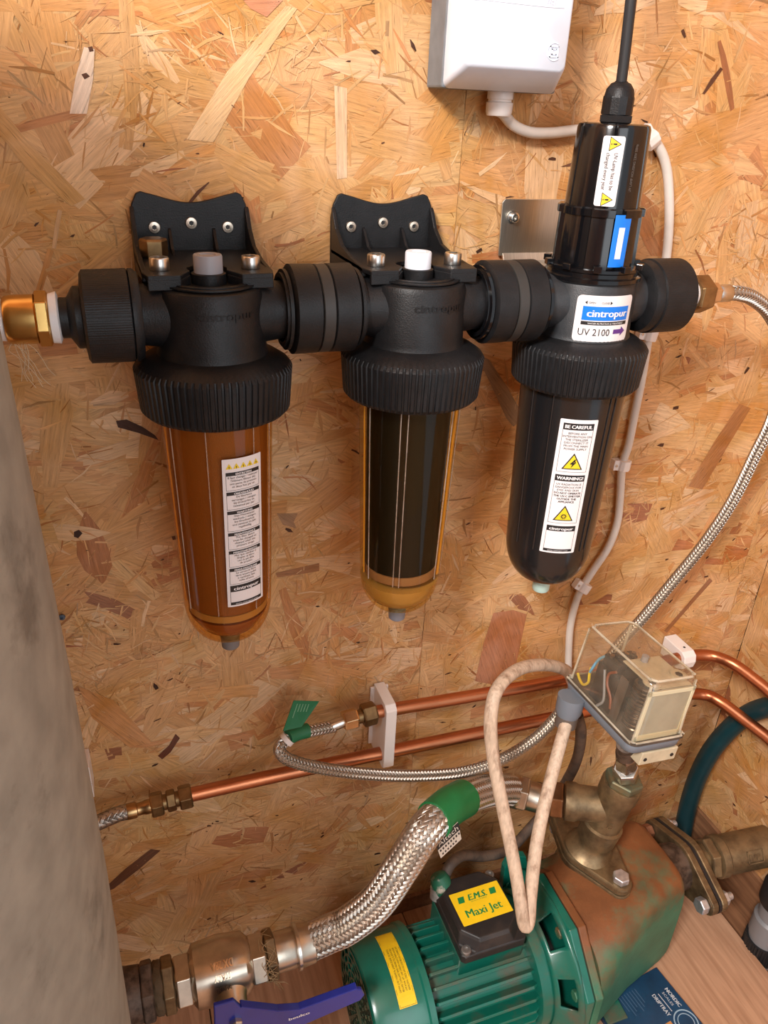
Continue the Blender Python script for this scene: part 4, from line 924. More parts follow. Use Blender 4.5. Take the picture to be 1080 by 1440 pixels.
# ------------------------------------------------------------------ tank at left
tx0, ty0, tr = -0.3225, -0.325, 0.202
tk = thing('storage_tank', 'large dull grey metal tank standing blurred along the left edge', 'tank', (tx0, ty0, ZF))
MB().lathe([(tr-0.012, -0.900), (tr, -0.885), (tr, -0.65), (tr+0.0035, -0.48), (tr+0.0060, -0.30), (tr+0.0055, -0.15), (tr+0.003, 0.0), (tr, 0.15), (tr, 0.26), (tr-0.012, 0.295), (tr-0.05, 0.33), (0.09, 0.35), (0, 0.355)], (tx0, ty0, 0), (0, 0, 1), 96).build('shell', TANKM, tk)
MB().lathe([(tr+0.001, -0.845), (tr+0.0025, -0.843), (tr+0.0025, -0.837), (tr+0.001, -0.835)], (tx0, ty0, 0), (0, 0, 1), 96).build('weld_seam', TANKM, tk)
YV, ZV = -0.170, -0.650
MB().lathe([(0.034, -0.1900), (0.030, -0.1450), (0.0275, -0.1320), (0.0260, -0.1180)], (0, YV, ZV), (1, 0, 0), 36, rf=lambda a, i: 1+0.02*math.sin(7*a+i*2)).build('outlet_socket', RUSTPIPE, tk)

# ------------------------------------------------------------------ ball valve
bv = thing('ball_valve', 'brass ball valve with blue lever handle beside the tank', 'valve', (-0.03, YV, ZV))
MB().hexnut((-0.1180, YV, ZV), (1, 0, 0), 0.052, 0.0120, up=(0, 0.3, 1)).build('union_nut', RUSTPIPE, bv, bevel=0.001)
MB().lathe([(0.0235, -0.1060), (0.0250, -0.1040), (0.0250, -0.0990), (0.023, -0.0970)], (0, YV, ZV), (1, 0, 0), 36, rf=lambda a, i: 1+0.03*math.sin(9*a+i*3)).build('thread_packing', mat('dark_hemp', (0.09, 0.055, 0.025), 0.8, bump=0.6, bscale=300), bv)
MB().hexnut((-0.0980, YV, ZV), (1, 0, 0), 0.047, 0.0120, up=(0, 0, 1)).build('back_nut', DBRASS, bv, bevel=0.0008)
MB().hexnut((-0.0860, YV, ZV), (1, 0, 0), 0.0465, 0.0170, up=(0, 0.5, 1)).build('hex_end', NICKEL, bv, bevel=0.0008)
e_ = [Vector((x, YV, ZV)) for x in (-0.0705, -0.066, -0.040, -0.016, -0.010)]
body = MB().loft([superring(c, Vector((0, 1, 0)), Vector((0, 0, 1)), a, a, p_) for c, a, p_ in zip(e_, (0.0235, 0.0285, 0.0300, 0.0280, 0.0235), (2, 2.6, 2.8, 2.6, 2))]).build('valve_body', NICKEL, bv)
MB().hexnut((-0.0115, YV, ZV), (1, 0, 0), 0.0465, 0.0170, up=(0, 0.5, 1)).build('hex_end', NICKEL, bv, bevel=0.0008)
def fm(a, b, h):
    t = math.radians(46)+b/0.0275; c_, s_ = abs(math.cos(t)), abs(math.sin(t)); k_ = 0.0300/((c_**2.8+s_**2.8)**(1/2.8))
    return Vector((-0.0405-a, YV-(k_+h)*math.sin(t), ZV+(k_+h)*math.cos(t)))
tx = MB()
put_text(tx, fm, 'DX 28A', -0.001, -0.0125, 0.0, 0.0215, 0.0066, bold=0.0004, lift=0.0009)
put_text(tx, fm, 'ITALY', 0.0, -0.0025, 0.0, 0.016, 0.0052, bold=0.0002, lift=0.0009); put_text(tx, fm, 'MADE', 0.0, 0.0070, 0.0, 0.015, 0.0050, bold=0.0002, lift=0.0009)
tx.build('cast_lettering', mat('worn_casting', (0.85, 0.66, 0.46), 0.35, 1.0), body)
# stem and lever
sd = Vector((0.0, -0.90, -0.10)).normalized()
sc = Vector((-0.034, YV-0.024, ZV-0.004))
MB().lathe([(0.0180, 0), (0.0150, 0.006), (0.0140, 0.020), (0.0130, 0.021)], sc, sd, 32).build('stem_boss', NICKEL, bv)
MB().hexnut(sc+sd*0.021, sd, 0.0120, 0.012).build('stem_nut', STEEL, bv, bevel=0.0004)
yl = sc.y-0.026
lp = [(300, 1412), (328, 1404), (338, 1413), (390, 1419), (420, 1417), (500, 1388), (508, 1389), (512, 1396), (506, 1404), (430, 1437), (400, 1445), (350, 1450), (322, 1470), (302, 1470)]
L3 = [W(u, v, y=yl) for u, v in lp]
mb = MB(); poly = [(p.x, p.z) for p in L3]
mb.prism(poly, (0, yl+0.002, 0), (1, 0, 0), (0, 0, 1), (0, -1, 0), 0.0045)
lv = mb.build('lever', BLUE, bv, bevel=0.0012)
mb = MB(); pa = [W(338, 1413, y=yl), W(390, 1419, y=yl), W(420, 1417, y=yl), W(500, 1388, y=yl)]
for i in range(3):
    a, b = pa[i], pa[i+1]
    d_ = (b-a).normalized(); M3 = Matrix((d_, Vector((0, 1, 0)), d_.cross(Vector((0, 1, 0))))).transposed()
    mb.box((0, -0.003, -0.0010), ((b-a).length+0.0012, 0.005, 0.0010), M3, a)
mb.build('lever_flange', BLUE, lv, bevel=0.0008)
a = W(405, 1436, y=yl-0.0028); b = W(434, 1426, y=yl-0.0028); ea = (b-a).normalized(); fm = plane_map(a, ea, ea.cross(Vector((0, -1, 0)))*-1, (0, -1, 0)); tx = MB()
put_text(tx, fm, 'beulco', 0.001, 0.0005, 0.0, (b-a).length, 0.0042, 'L', bold=0.0002); tx.build('lettering', WINK, lv)
MB().hexnut((0.0055, YV, ZV), (1, 0, 0), 0.0440, 0.0110, up=(0, 0, 1)).build('adapter_nut', DBRASS, bv, bevel=0.0008)
hm = MB(); r_ = random.Random(8)
for k in range(16):
    a0 = r_.uniform(0, 2*PI); pts = []
    for j in range(6): a = a0+j*0.35; pts.append(Vector((0.004+r_.uniform(-0.005, 0.012), YV-0.0245*math.sin(a), ZV+0.0245*math.cos(a))))
    hm.tube(pts, 0.0003, 4, 0.006)
for k in range(7):
    p0 = Vector((0.008, YV-0.016, ZV-0.018)); pts = [p0]
    for j in range(3): pts.append(pts[-1]+Vector((r_.uniform(-0.001, 0.007), r_.uniform(-0.004, 0.002), -r_.uniform(0.002, 0.006))))
    hm.tube(pts, 0.0003, 4, 0.004)
hm.build('hemp_fibre', mat('tan_hemp', (0.42, 0.28, 0.14), 0.8), bv, kind='stuff')

# ------------------------------------------------------------------ big braided hose
bh = thing('large_braided_hose', 'thick braided steel hose with green tape arching from the valve to the pump tee', 'hose', (0.15, -0.15, -0.70))
TJ = Vector((0.368, -0.062, -0.640))     # where it meets the tee branch nut
HB = [Vector((0.050, YV, ZV)), W(462, 1313, y=-0.171), W(490, 1300, y=-0.172), W(530, 1268, y=-0.172), W(565, 1218, y=-0.165), W(600, 1165, y=-0.148), W(635, 1132, y=-0.122), W(672, 1115, y=-0.094), W(705, 1110, y=-0.074), W(722, 1112, y=-0.066)]
braid(HB, 0.0188, 26, bh, thick=0.0006, cover=0.44, twist=0.85)
MB().lathe([(0.0185, 0.0150), (0.0200, 0.0165), (0.0200, 0.0380), (0.0185, 0.0400)], (0, YV, ZV), (1, 0, 0), 40).build('ferrule', NICKEL, bh)
MB().lathe([(0.0230, 0.0390), (0.0215, 0.0410), (0.0205, 0.0560), (0.0195, 0.0570)], (0, YV, ZV), (1, 0, 0), 40).build('swage', NICKEL, bh)
MB().lathe([(0.0200, 0.0370), (0.0235, 0.0380), (0.0235, 0.0410), (0.0215, 0.0415)], (0, YV, ZV), (1, 0, 0), 40).build('collar_ring', STEEL, bh)
P = spline(HB, 0.002)
def near(u, v):
    best = None
    for i, p in enumerate(P):
        d = p-CAM; uu = 540+FPX*d.dot(_R)/d.dot(_F); vv = 720-FPX*d.dot(_U)/d.dot(_F); q = (uu-u)**2+(vv-v)**2
        if best is None or q < best[0]: best = (q, i)
    return best[1]
i0, i1 = near(608, 1152), near(652, 1122)
MB().tube([P[i0], P[(i0+i1)//2], P[i1]], 0.0215, 40, 0.004).build('green_tape', GREENTAPE, bh)
# end toward the tee
a = W(722, 1112, y=-0.066); tb = Vector((0.452, -0.140, -0.650))
ax = (W(800, 1135, y=-0.105)-a).normalized()
MB().lathe([(0.0195, -0.006), (0.0215, -0.004), (0.0215, 0.008), (0.0180, 0.010), (0.0180, 0.020)], a, ax, 40).build('swage', NICKEL, bh)
MB().hexnut(a+ax*0.004, ax, 0.040, 0.014, up=(0, 0.4, 1)).build('hex_nut', NICKEL, bh, bevel=0.001)
MB().lathe([(0.0185, 0.018), (0.0185, 0.042), (0.017, 0.044)], a, ax, 40).build('ferrule', NICKEL, bh)
# maker's label hanging below the tape
q = [W(612, 1186, y=-0.158), W(644, 1156, y=-0.156), W(649, 1180, y=-0.158), W(620, 1207, y=-0.160)]
mb = MB(); en = (q[1]-q[0]).cross(q[3]-q[0]).normalized(); en = en if en.dot(CAM-q[0]) > 0 else -en
mb.add([p for p in q]+[p-en*0.0005 for p in q], [(0, 1, 2, 3), (7, 6, 5, 4), (0, 1, 5, 4), (1, 2, 6, 5), (2, 3, 7, 6), (3, 0, 4, 7)], False)
tg = mb.build('maker_label', mat('cream_tag', (0.52, 0.44, 0.36), 0.5), bh)
ea = (q[1]-q[0]); eb = (q[0]-q[3]); fm = lambda a, b, h: q[3] + ea*a + eb*b + en*h
ink = MB(); put_rect(ink, fm, 0.0, 0.55, 1.0, 1.0, 0.0003, 1, 1); wi = MB(); put_text(wi, fm, 'Altech', 0.5, 0.66, 0.0003, 0.86, 0.28, lift=0.0004)
for k in range(8): put_rect(ink, fm, 0.06+0.115*k, 0.34, 0.12+0.115*k, 0.46, 0.0003, 1, 1)
for k in range(6): put_rect(ink, fm, 0.10+0.115*k, 0.10, 0.16+0.115*k, 0.20, 0.0003, 1, 1)
ink.build('label_print', INK, tg); wi.build('lettering', mat('cream_ink', (0.55, 0.48, 0.40), 0.5), tg)

# ------------------------------------------------------------------ PUMP
PY, PZ = -0.168, -0.812
pu = thing('water_pump', 'green electric jet pump with black terminal box and rusty front casting on the floor', 'pump', (0.34, PY, ZF))
X = (1, 0, 0); O = (0, PY, PZ)
MB().lathe([(0.073, 0.114), (0.078, 0.116), (0.0800, 0.121), (0.0800, 0.176), (0.0820, 0.178), (0.0820, 0.185), (0.076, 0.187), (0.070, 0.188)], O, X, 72, caps=False).build('fan_cowl', GREENC, pu)
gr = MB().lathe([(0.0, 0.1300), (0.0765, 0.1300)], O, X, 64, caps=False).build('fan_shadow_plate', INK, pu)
gm = MB(); NS = 128
edges = [0.006]+[0.0125+0.0085*k+q for k in range(7) for q in (0, 0.0060)]+[0.0745]
for i in range(len(edges)-1):
    slot = i % 2 == 1 and i < len(edges)-2; ring = i//2
    for k in range(NS):
        if slot and (k+(ring % 2)*4) % 8 < 6: continue
        a0, a1 = 2*PI*k/NS, 2*PI*(k+1)/NS
        gm.add([(0.1135, PY+r*math.sin(a), PZ+r*math.cos(a)) for r, a in ((edges[i], a0), (edges[i+1], a0), (edges[i+1], a1), (edges[i], a1))]+
               [(0.1150, PY+r*math.sin(a), PZ+r*math.cos(a)) for r, a in ((edges[i], a0), (edges[i+1], a0), (edges[i+1], a1), (edges[i], a1))],
               [(0, 1, 2, 3), (7, 6, 5, 4), (0, 1, 5, 4), (2, 3, 7, 6)], False)
gm.lathe([(0.0, 0.1130), (0.0075, 0.1135)], O, X, 24)
gm.build('fan_grille', GREENC, pu)
MB().lathe([(0.0660, 0.186), (0.0600, 0.188), (0.0600, 0.318), (0.070, 0.320)], O, X, 64).build('motor_body', GREEN, pu)
for k in range(30):
    a = 2*PI*(k+0.5)/30
    e = Vector((0, -math.sin(a), math.cos(a))); s_ = Vector((1, 0, 0)).cross(e)
    if e.z < -0.72: continue
    M3 = Matrix((Vector((1, 0, 0)), e, s_)).transposed()
    MB().prism([(0.189, 0.0), (0.189, 0.0125), (0.192, 0.0150), (0.310, 0.0150), (0.317, 0.011), (0.317, 0.0)], Vector(O)+e*0.0585-s_*0.0018, X, e, s_, 0.0036).build('cooling_fin', GREEN, pu, bevel=0.0006)
# terminal box pad + box
MB().box((0.226, -0.193, PZ+0.045), (0.310, -0.108, PZ+0.083)).build('box_pad', GREEN, pu, bevel=0.002)
cx, cy = 0.2675, -0.1515
def rect(z, hx, hy, c=0.006, sx=0.0, sy=0.0):
    P = [(-hx+c, -hy), (hx-c, -hy), (hx, -hy+c), (hx, hy-c), (hx-c, hy), (-hx+c, hy), (-hx, hy-c), (-hx, -hy+c)]
    return [Vector((cx+a+sx, cy+b+sy, z)) for a, b in P]
tb_ = MB().loft([rect(-0.7290, 0.0415, 0.0475, 0.004), rect(-0.7170, 0.0418, 0.0478, 0.004), rect(-0.7155, 0.0402, 0.0462, 0.016), rect(-0.704, 0.0375, 0.0430, 0.018), rect(-0.700, 0.0350, 0.0400, 0.016)], smooth=False).build('terminal_box', DUSTY, pu, bevel=0.0012)
for sx, sy in ((-1, -1), (1, 1)):
    c = Vector((cx+sx*0.0350, cy+sy*0.0410, -0.7165)); MB().lathe([(0.0058, -0.001), (0.0058, 0.004), (0.0048, 0.0045), (0.0030, 0.0045), (0.0028, 0.003), (0, 0.003)], c, (0, 0, 1), 24).build('box_screw', mat('grey_screw', (0.28, 0.27, 0.26), 0.4, 0.8), tb_)
fm = plane_map((0.2690, -0.1520, -0.6998), (1, 0.02, 0), (-0.02, 1, 0), (0, 0, 1))
mb = MB(); put_rect(mb, fm, -0.0325, -0.0215, 0.0325, 0.0215, 0.0003, 2, 2, 0.001); st = mb.build('name_label', SYELLOW, tb_)
gi = MB(); put_text(gi, fm, 'E.M.S.', 0.0, 0.0070, 0.0003, 0.0240, 0.0080, bold=0.0005, shear=0.3)
put_text(gi, fm, 'ELECTRO MOTOR SERVICES', 0.0, 0.0045, 0.0003, 0.0205, 0.0013)
for a in (-0.021, 0.021):
    gq = MB(); put_poly(gq, fm, [(a-0.0048, 0.0065), (a+0.0032, 0.0065), (a+0.0048, 0.0145), (a-0.0032, 0.0145)], 0.0006, 0.02); gq.build('green_square', GREENINK, st)
put_text(gi, fm, 'Maxi Jet', 0.0, -0.0130, 0.0003, 0.046, 0.0098, bold=0.0003); gi.build('lettering', GREENINK, st)
# curved yellow notice on the cowl
def cowl_map(x0, a0, r):
    def f(a, b, h):
        t = a0 + b/r; return Vector((x0+a, PY-(r+h)*math.sin(t), PZ+(r+h)*math.cos(t)))
    return f
fm = cowl_map(0.1555, math.radians(-2), 0.0802)
mb = MB(); put_rect(mb, fm, -0.0105, -0.040, 0.0105, 0.052, 0.0003, 2, 18); st = mb.build('notice_label', SYELLOW, pu)
ink = MB()
lines = ['IMPORTANT: CHECK THE VOLTAGE BEFORE CONNECTING', 'THE PUMP. FILL THE CASING WITH CLEAN WATER', 'BEFORE STARTING AND NEVER LET IT RUN DRY', 'DRAIN THE CASING IF THERE IS RISK OF FROST']
fr_ = lambda a, b, h: fm(b, -a, h)
for i, l_ in enumerate(lines): put_text(ink, fr_, l_, -0.012, 0.0048-0.0036*i, 0.0003, 0.050, 0.0022)
put_frame(ink, fm, -0.0095, -0.039, 0.0095, 0.051, 0.0003, 0.0005); ink.build('lettering', INK, st)
# end bell, open adapter with arms, big flange
MB().lathe([(0.070, 0.316), (0.0760, 0.318), (0.0760, 0.334), (0.060, 0.336), (0.052, 0.336)], O, X, 64).build('end_bell', GREEN, pu, autos=30)
MB().lathe([(0.045, 0.334), (0.045, 0.360)], O, X, 40).build('shaft_housing', INK, pu)
wins = [(6, 30), (51, 75), (96, 120), (141, 165), (201, 225), (249, 276), (300, 321)]
am = MB(); rows = [(0.333, 0.076), (0.337, 0.079), (0.3385, 0.0795), (0.354, 0.094), (0.357, 0.097), (0.360, 0.099)]
vs = [(x, PY-r*math.sin(math.radians(3*k)), PZ+r*math.cos(math.radians(3*k))) for x, r in rows for k in range(120)]
fs = [(i*120+k, i*120+(k+1) % 120, (i+1)*120+(k+1) % 120, (i+1)*120+k) for i in range(len(rows)-1) for k in range(120) if not (i == 2 and any(w0 <= 3*k < w1 for w0, w1 in wins))]
am.add(vs, fs, True)
ao = am.build('motor_adapter', GREEN, pu); sm = ao.modifiers.new('wall', 'SOLIDIFY'); sm.thickness = 0.005; sm.offset = 0
def oct_(x, r, k=0.0):
    return [Vector((x, PY+r*math.cos(PI/8+PI/4*i)*1.0, PZ+0.002+r*math.sin(PI/8+PI/4*i)*(1.0))) for i in range(8)]
MB().loft([oct_(0.358, 0.100), oct_(0.3605, 0.103), oct_(0.3705, 0.103)], smooth=False).build('adapter_flange', GREENC, pu, bevel=0.001)
MB().loft([oct_(0.3705, 0.100), oct_(0.3722, 0.100)], smooth=False).build('gasket', INK, pu)
MB().loft([oct_(0.3722, 0.103), oct_(0.3820, 0.103), oct_(0.3850, 0.098)], smooth=False).build('casing_flange', RUSTG, pu, bevel=0.001)
for a in (20, 65, 112, 160):
    t_ = math.radians(a); c = Vector((0.3575, PY-0.088*math.sin(t_), PZ+0.088*math.cos(t_)))
    MB().hexnut(c, (-1, 0, 0), 0.012, 0.006).build('flange_bolt', RUSTG, pu, bevel=0.0005)
rg = []
for x, cy_, cz_, ry, rz, p_ in ((0.384, PY, -0.810, 0.091, 0.086, 2.8), (0.398, PY+0.002, -0.809, 0.086, 0.087, 3.4), (0.425, -0.160, -0.806, 0.078, 0.088, 4.5), (0.47, -0.148, -0.804, 0.069, 0.088, 6),
                          (0.534, -0.138, -0.803, 0.061, 0.087, 6), (0.543, -0.138, -0.803, 0.059, 0.084, 5), (0.548, -0.138, -0.803, 0.052, 0.077, 4)):
    rg.append(superring(Vector((x, cy_, cz_)), Vector((0, 1, 0)), Vector((0, 0, 1)), ry, rz, p_, 72))
MB().loft(rg).build('pump_casing', RUSTG, pu)
for x0 in (0.215, 0.300, 0.43):
    MB().prism([(-0.07, ZF), (0.07, ZF), (0.07, ZF+0.008), (0.030, ZF+0.012), (0.024, ZF+0.035), (-0.024, ZF+0.035), (-0.030, ZF+0.012), (-0.07, ZF+0.008)], (x0, PY, 0), (0, 1, 0), (0, 0, 1), X, 0.03).build('foot', GREEN, pu, bevel=0.001)
# lug standing behind the loop of cable
lugp = [W(u, v, y=-0.085) for u, v in ((700, 1268), (706, 1215), (716, 1197), (736, 1198), (748, 1262))]
MB().prism([(p.x, p.z) for p in lugp], (0, -0.083, 0), (1, 0, 0), (0, 0, 1), (0, -1, 0), 0.010).build('lifting_lug', GREENC, pu, bevel=0.001)
# cable gland on the far side of the terminal box
gc = W(621, 1243, y=-0.110)
MB().lathe([(0.0115, -0.012), (0.0125, -0.008), (0.0125, 0.006), (0.010, 0.012), (0.006, 0.014)], gc, (-0.25, 0.45, 0.85), 16).build('cable_gland', mat('grimy_green_gland', (0.01, 0.11, 0.06), 0.5, col2=(0.40, 0.36, 0.30), vscale=60, mixlo=0.5, mixhi=0.62), pu)
MB().lathe([(0.011, 0), (0.011, 0.014)], W(617, 1262, y=-0.114), (0.1, 0.3, 0.9), 20).build('gland_sleeve', ZINC, pu)
# discharge flange on the casing top
def stadium_oval(L, Wd, n=10):
    """rhombic oval: rounded ends r, bulging middle"""
    out = []
    r = 0.015; Rm = Wd/2
    for sgn in (1, -1):
        for k in range(-3, 4):
            a = k*PI/3*0.30; out.append((sgn*(L/2-r+r*math.cos(a)), sgn*r*math.sin(a)))
        for k in range(-2, 3):
            a = PI/2+k*0.22; out.append((Rm*math.cos(a)*sgn, Rm*math.sin(a)*sgn))
    out.sort(key=lambda p: math.atan2(p[1], p[0])); return out
FZ = -0.713
fx, fy = 0.443, -0.116
MB().lathe([(0.040, FZ-0.030), (0.034, FZ-0.010)], (fx, fy, 0), (0, 0, 1), 40).build('discharge_neck', RUSTG, pu)
MB().prism(stadium_oval(0.150, 0.072), (fx, fy, FZ-0.011), (0.12, -0.99, 0), (0.99, 0.12, 0), (0, 0, 1), 0.0095).build('discharge_flange', DBRASS, pu, bevel=0.0015)
# suction neck and flange on the far end
SX, SY, SZ = 0.583, -0.138, -0.771
MB().lathe([(0.040, 0.546), (0.034, 0.556), (0.031, SX)], (0, SY, SZ), X, 40).build('suction_neck', RUSTPIPE, pu)
MB().prism(stadium_oval(0.150, 0.074), (SX, SY, SZ), (0, -0.985, -0.05), (0, -0.05, 0.985), (1, 0, 0), 0.010).build('suction_flange', DBRASS, pu, bevel=0.0015)

# ------------------------------------------------------------------ tee, bolted on
te = thing('brass_tee', 'grimy brass tee with oval flange bolted on top of the pump', 'pipe fitting', (fx, fy, FZ))
MB().prism(stadium_oval(0.150, 0.072), (fx, fy, FZ+0.0008), (0.12, -0.99, 0), (0.99, 0.12, 0), (0, 0, 1), 0.0105).build('oval_flange', DBRASS, te, bevel=0.0025)
for s_ in (1, -1):
    c = Vector((fx, fy, FZ+0.0113)) + Vector((0.12, -0.99, 0))*0.060*s_
    b_ = MB().hexnut(c, (0, 0, 1), 0.0185, 0.0095); b_.build('flange_bolt', ZINC, te, bevel=0.0008)
    MB().lathe([(0.0120, -0.0335), (0.0120, -0.0345), (0.009, -0.0345), (0.009, -0.041), (0, -0.041)], c, (0, 0, 1), 6, smooth=False).build('flange_nut', ZINC, te)
tdir = (Vector((0.459, -0.129, -0.590))-Vector((0.441, -0.122, -0.702))).normalized()
t0 = Vector((0.441, -0.122, -0.702))
MB().lathe([(0.0330, 0), (0.0290, 0.004), (0.0235, 0.012), (0.0225, 0.018), (0.0245, 0.022), (0.0255, 0.040), (0.0258, 0.048), (0.0225, 0.050), (0.0225, 0.095), (0.0245, 0.100), (0.0250, 0.118), (0.0240, 0.121)], t0, tdir, 48).build('tee_body', DBRASS, te)
bc_ = t0+tdir*0.078
bdir = (W(733, 1118, y=-0.070)-bc_).normalized()
MB().lathe([(0.0215, 0.005), (0.0220, 0.040), (0.0240, 0.044), (0.0240, 0.056), (0.021, 0.058)], bc_, bdir, 44).build('tee_branch', DBRASS, te)
MB().hexnut(bc_+bdir*0.058, bdir, 0.042, 0.018, up=(0, 0.3, 1)).build('branch_nut', mat('brown_brass', (0.26, 0.14, 0.07), 0.35, 0.9, var=0.15, vscale=40), te, bevel=0.001)
MB().lathe([(0.0185, 0.074), (0.0185, 0.095)], bc_, bdir, 40).build('branch_nipple', DBRASS, te)
ringpts_mb = MB(); fm = plane_map(t0+tdir*0.060+Vector((-0.012, -0.0215, 0.002)), (0.87, -0.48, 0), tdir, (-0.48, -0.87, 0))
ringpts(ringpts_mb, fm, 0, 0.006, 0.0035, 0.0012, 0.0014)
for bb in ((-0.007, -0.002, 0.007, -0.0008), (-0.007, 0.0135, 0.007, 0.0147)): put_rect(ringpts_mb, fm, bb[0], bb[1], bb[2], bb[3], 0.0012, 2, 1)
ringpts_mb.build('cast_mark', DBRASS, te)
tt = t0+tdir*0.119
MB().hexnut(tt, tdir, 0.041, 0.011, up=(1, 0.2, 0)).build('reducing_bush', mat('verdigris_brass', (0.20, 0.16, 0.085), 0.5, 0.6, col2=(0.10, 0.16, 0.12), vscale=30), te, bevel=0.001)

# ------------------------------------------------------------------ pressure switch
Rm = Euler((-0.016, 0.128, 0.047)).to_matrix(); SC = Vector((0.426, -0.140, -0.410)); sw_, sd_, sh_ = 0.072, 0.118, 0.088
ps = thing('pressure_switch', 'pressure switch under a clear yellowed box cover, tilted above the pump', 'pressure switch', SC+Rm @ Vector((0, 0, -sh_/2)))
def L2W(a, b, c): return SC + Rm @ Vector((a, b, c))
def rbox(z, ex=0.0, r=0.010):
    P = []
    hx, hy = sw_/2+ex, sd_/2+ex
    for (cx_, cy_, a0) in ((hx-r, hy-r, 0), (-hx+r, hy-r, 90), (-hx+r, -hy+r, 180), (hx-r, -hy+r, 270)):
        for k in range(5):
            a = math.radians(a0+22.5*k); P.append(L2W(cx_+r*math.cos(a), cy_+r*math.sin(a), z))
    return P
hz = sh_/2
MB().loft([rbox(-hz+0.0105, -0.0015), rbox(hz-0.006, -0.0030), rbox(hz-0.002, -0.0055), rbox(hz, -0.0095)], caps=False).build('clear_cover', COVER, ps, autos=60)
tp = MB(); tp.add(rbox(hz, -0.0095), [tuple(range(20))], False); tp.build('cover_top', COVER, ps)
MB().loft([rbox(-hz-0.004, -0.004), rbox(-hz, 0.0), rbox(-hz+0.008, 0.001), rbox(-hz+0.0105, 0.0)]).build('base_tray', SWGREY, ps, autos=50)
# pale strips along the cover edges, painting the bright lines of light there
CE = clear_mat('cover_edge_gleam', (0.90, 0.87, 0.78), 0.08, haze=0.45, hazecol=(0.78, 0.70, 0.55), refl=1.5)
ew = MB()
for (sx, sy) in ((1, 1), (1, -1), (-1, 1), (-1, -1)):
    ew.tube([L2W(sx*(sw_/2-0.0042), sy*(sd_/2-0.0042), -hz+0.012), L2W(sx*(sw_/2-0.0062), sy*(sd_/2-0.0062), hz-0.006)], 0.0016, 8, 0.01)
tr_ = rbox(hz-0.0015, -0.0065); ew.tube(tr_+[tr_[0]], 0.0015, 8, 0.004); tr_ = rbox(-hz+0.0135, 0.0005); ew.tube(tr_+[tr_[0]], 0.0013, 8, 0.004)
ew.build('cover_edge_gleam', CE, ps)
# rubber rim
MB().loft([rbox(-hz+0.0106, 0.0022), rbox(-hz+0.0135, 0.0022)], caps=True).build('base_rim', mat('sooty_inside', (0.075, 0.055, 0.04), 0.6, var=0.3), ps)
def lbox(a, b, name, m, bev=0.0006, parent=ps):
    return MB().box(a, b, Rm, SC).build(name, m, parent, bevel=bev)
zb_ = -hz+0.0136
lbox((-0.031, -0.012, zb_), (0.010, 0.024, zb_+0.046), 'contact_block', mat('black_bakelite', (0.02, 0.016, 0.014), 0.4), 0.001)
for i in range(4): lbox((-0.030+0.010*i, -0.004+0.004*i, zb_+0.046), (-0.023+0.010*i, 0.020, zb_+0.058), 'contact_block', mat('black_bakelite', (0.02, 0.016, 0.014), 0.4), 0.001)
for i in range(4):
    MB().lathe([(0.0026, 0), (0.0026, 0.003), (0, 0.0032)], L2W(-0.0265+0.010*i, 0.012, zb_+0.058), Rm @ Vector((0, 0, 1)), 14).build('terminal_screw', mat('tarnished_screw', (0.30, 0.24, 0.18), 0.35, 1.0), ps)
lbox((-0.0330, -0.026, zb_), (-0.0315, -0.014, zb_+0.054), 'rocker_plate', mat('dull_plate', (0.22, 0.19, 0.16), 0.4, 0.8), 0.0003)
# yellowed metal hood over the spring: top plate with ears, front window panel
lbox((-0.020, -0.050, hz-0.016), (0.031, 0.002, hz-0.0140), 'hood_plate', CREAMP, 0.0008)
for a in (-0.016, 0.026):
    MB().lathe([(0.0095, 0), (0.0095, 0.0016), (0.0045, 0.0016), (0.0040, 0.0010), (0, 0.0010)], L2W(a, -0.040 if a < 0 else -0.034, hz-0.0139), Rm @ Vector((0, 0, 1)), 24).build('hood_ear', CREAMP, ps)
    MB().lathe([(0.0042, 0), (0.0042, 0.0004)], L2W(a, -0.040 if a < 0 else -0.034, hz-0.0122), Rm @ Vector((0, 0, 1)), 6, smooth=False).build('adjusting_nut', INK, ps)
MB().lathe([(0.004, 0), (0.004, 0.007), (0, 0.0072)], L2W(0.004, -0.004, hz-0.0139), Rm @ Vector((0, 0, 1)), 12).build('adjusting_post', GREYP, ps)
lbox((-0.0315, -0.0555, zb_), (0.0310, -0.0535, hz-0.012), 'window_panel', mat('pale_inner_panel', (0.40, 0.40, 0.34), 0.4, var=0.08), 0.0004)
for (a, b) in (((-0.0325, -0.0565, zb_), (-0.0285, -0.0545, hz-0.012)), ((0.0255, -0.0565, zb_), (0.0295, -0.0545, hz-0.012)), ((-0.0325, -0.0565, zb_), (0.0295, -0.0545, zb_+0.007)), ((-0.0325, -0.0565, hz-0.017), (0.0295, -0.0545, hz-0.012))):
    lbox(a, b, 'window_frame', mat('cream_plastic', (0.62, 0.56, 0.38), 0.4), 0.0004)
# springs
pts = []
for i in range(12*14+1):
    a = 2*PI*i/14; pts.append(L2W(-0.0180+0.0125*math.cos(a), -0.0385+0.0125*math.sin(a), zb_+0.004+0.055*i/(12*14)))
MB().tube(pts, 0.0019, 8, 0.01).build('main_spring', SPRING, ps)
MB().lathe([(0.0055, 0), (0.0055, 0.058)], L2W(-0.0180, -0.0385, zb_), Rm @ Vector((0, 0, 1)), 18).build('spring_rod', mat('dark_rod', (0.05, 0.04, 0.03), 0.4, 0.7), ps)
pts = [L2W(0.012+0.006*math.cos(2*PI*i/12), -0.020+0.006*math.sin(2*PI*i/12), zb_+0.004+0.038*i/(9*12)) for i in range(9*12+1)]
MB().tube(pts, 0.0012, 6, 0.01).build('small_spring', SPRING, ps)
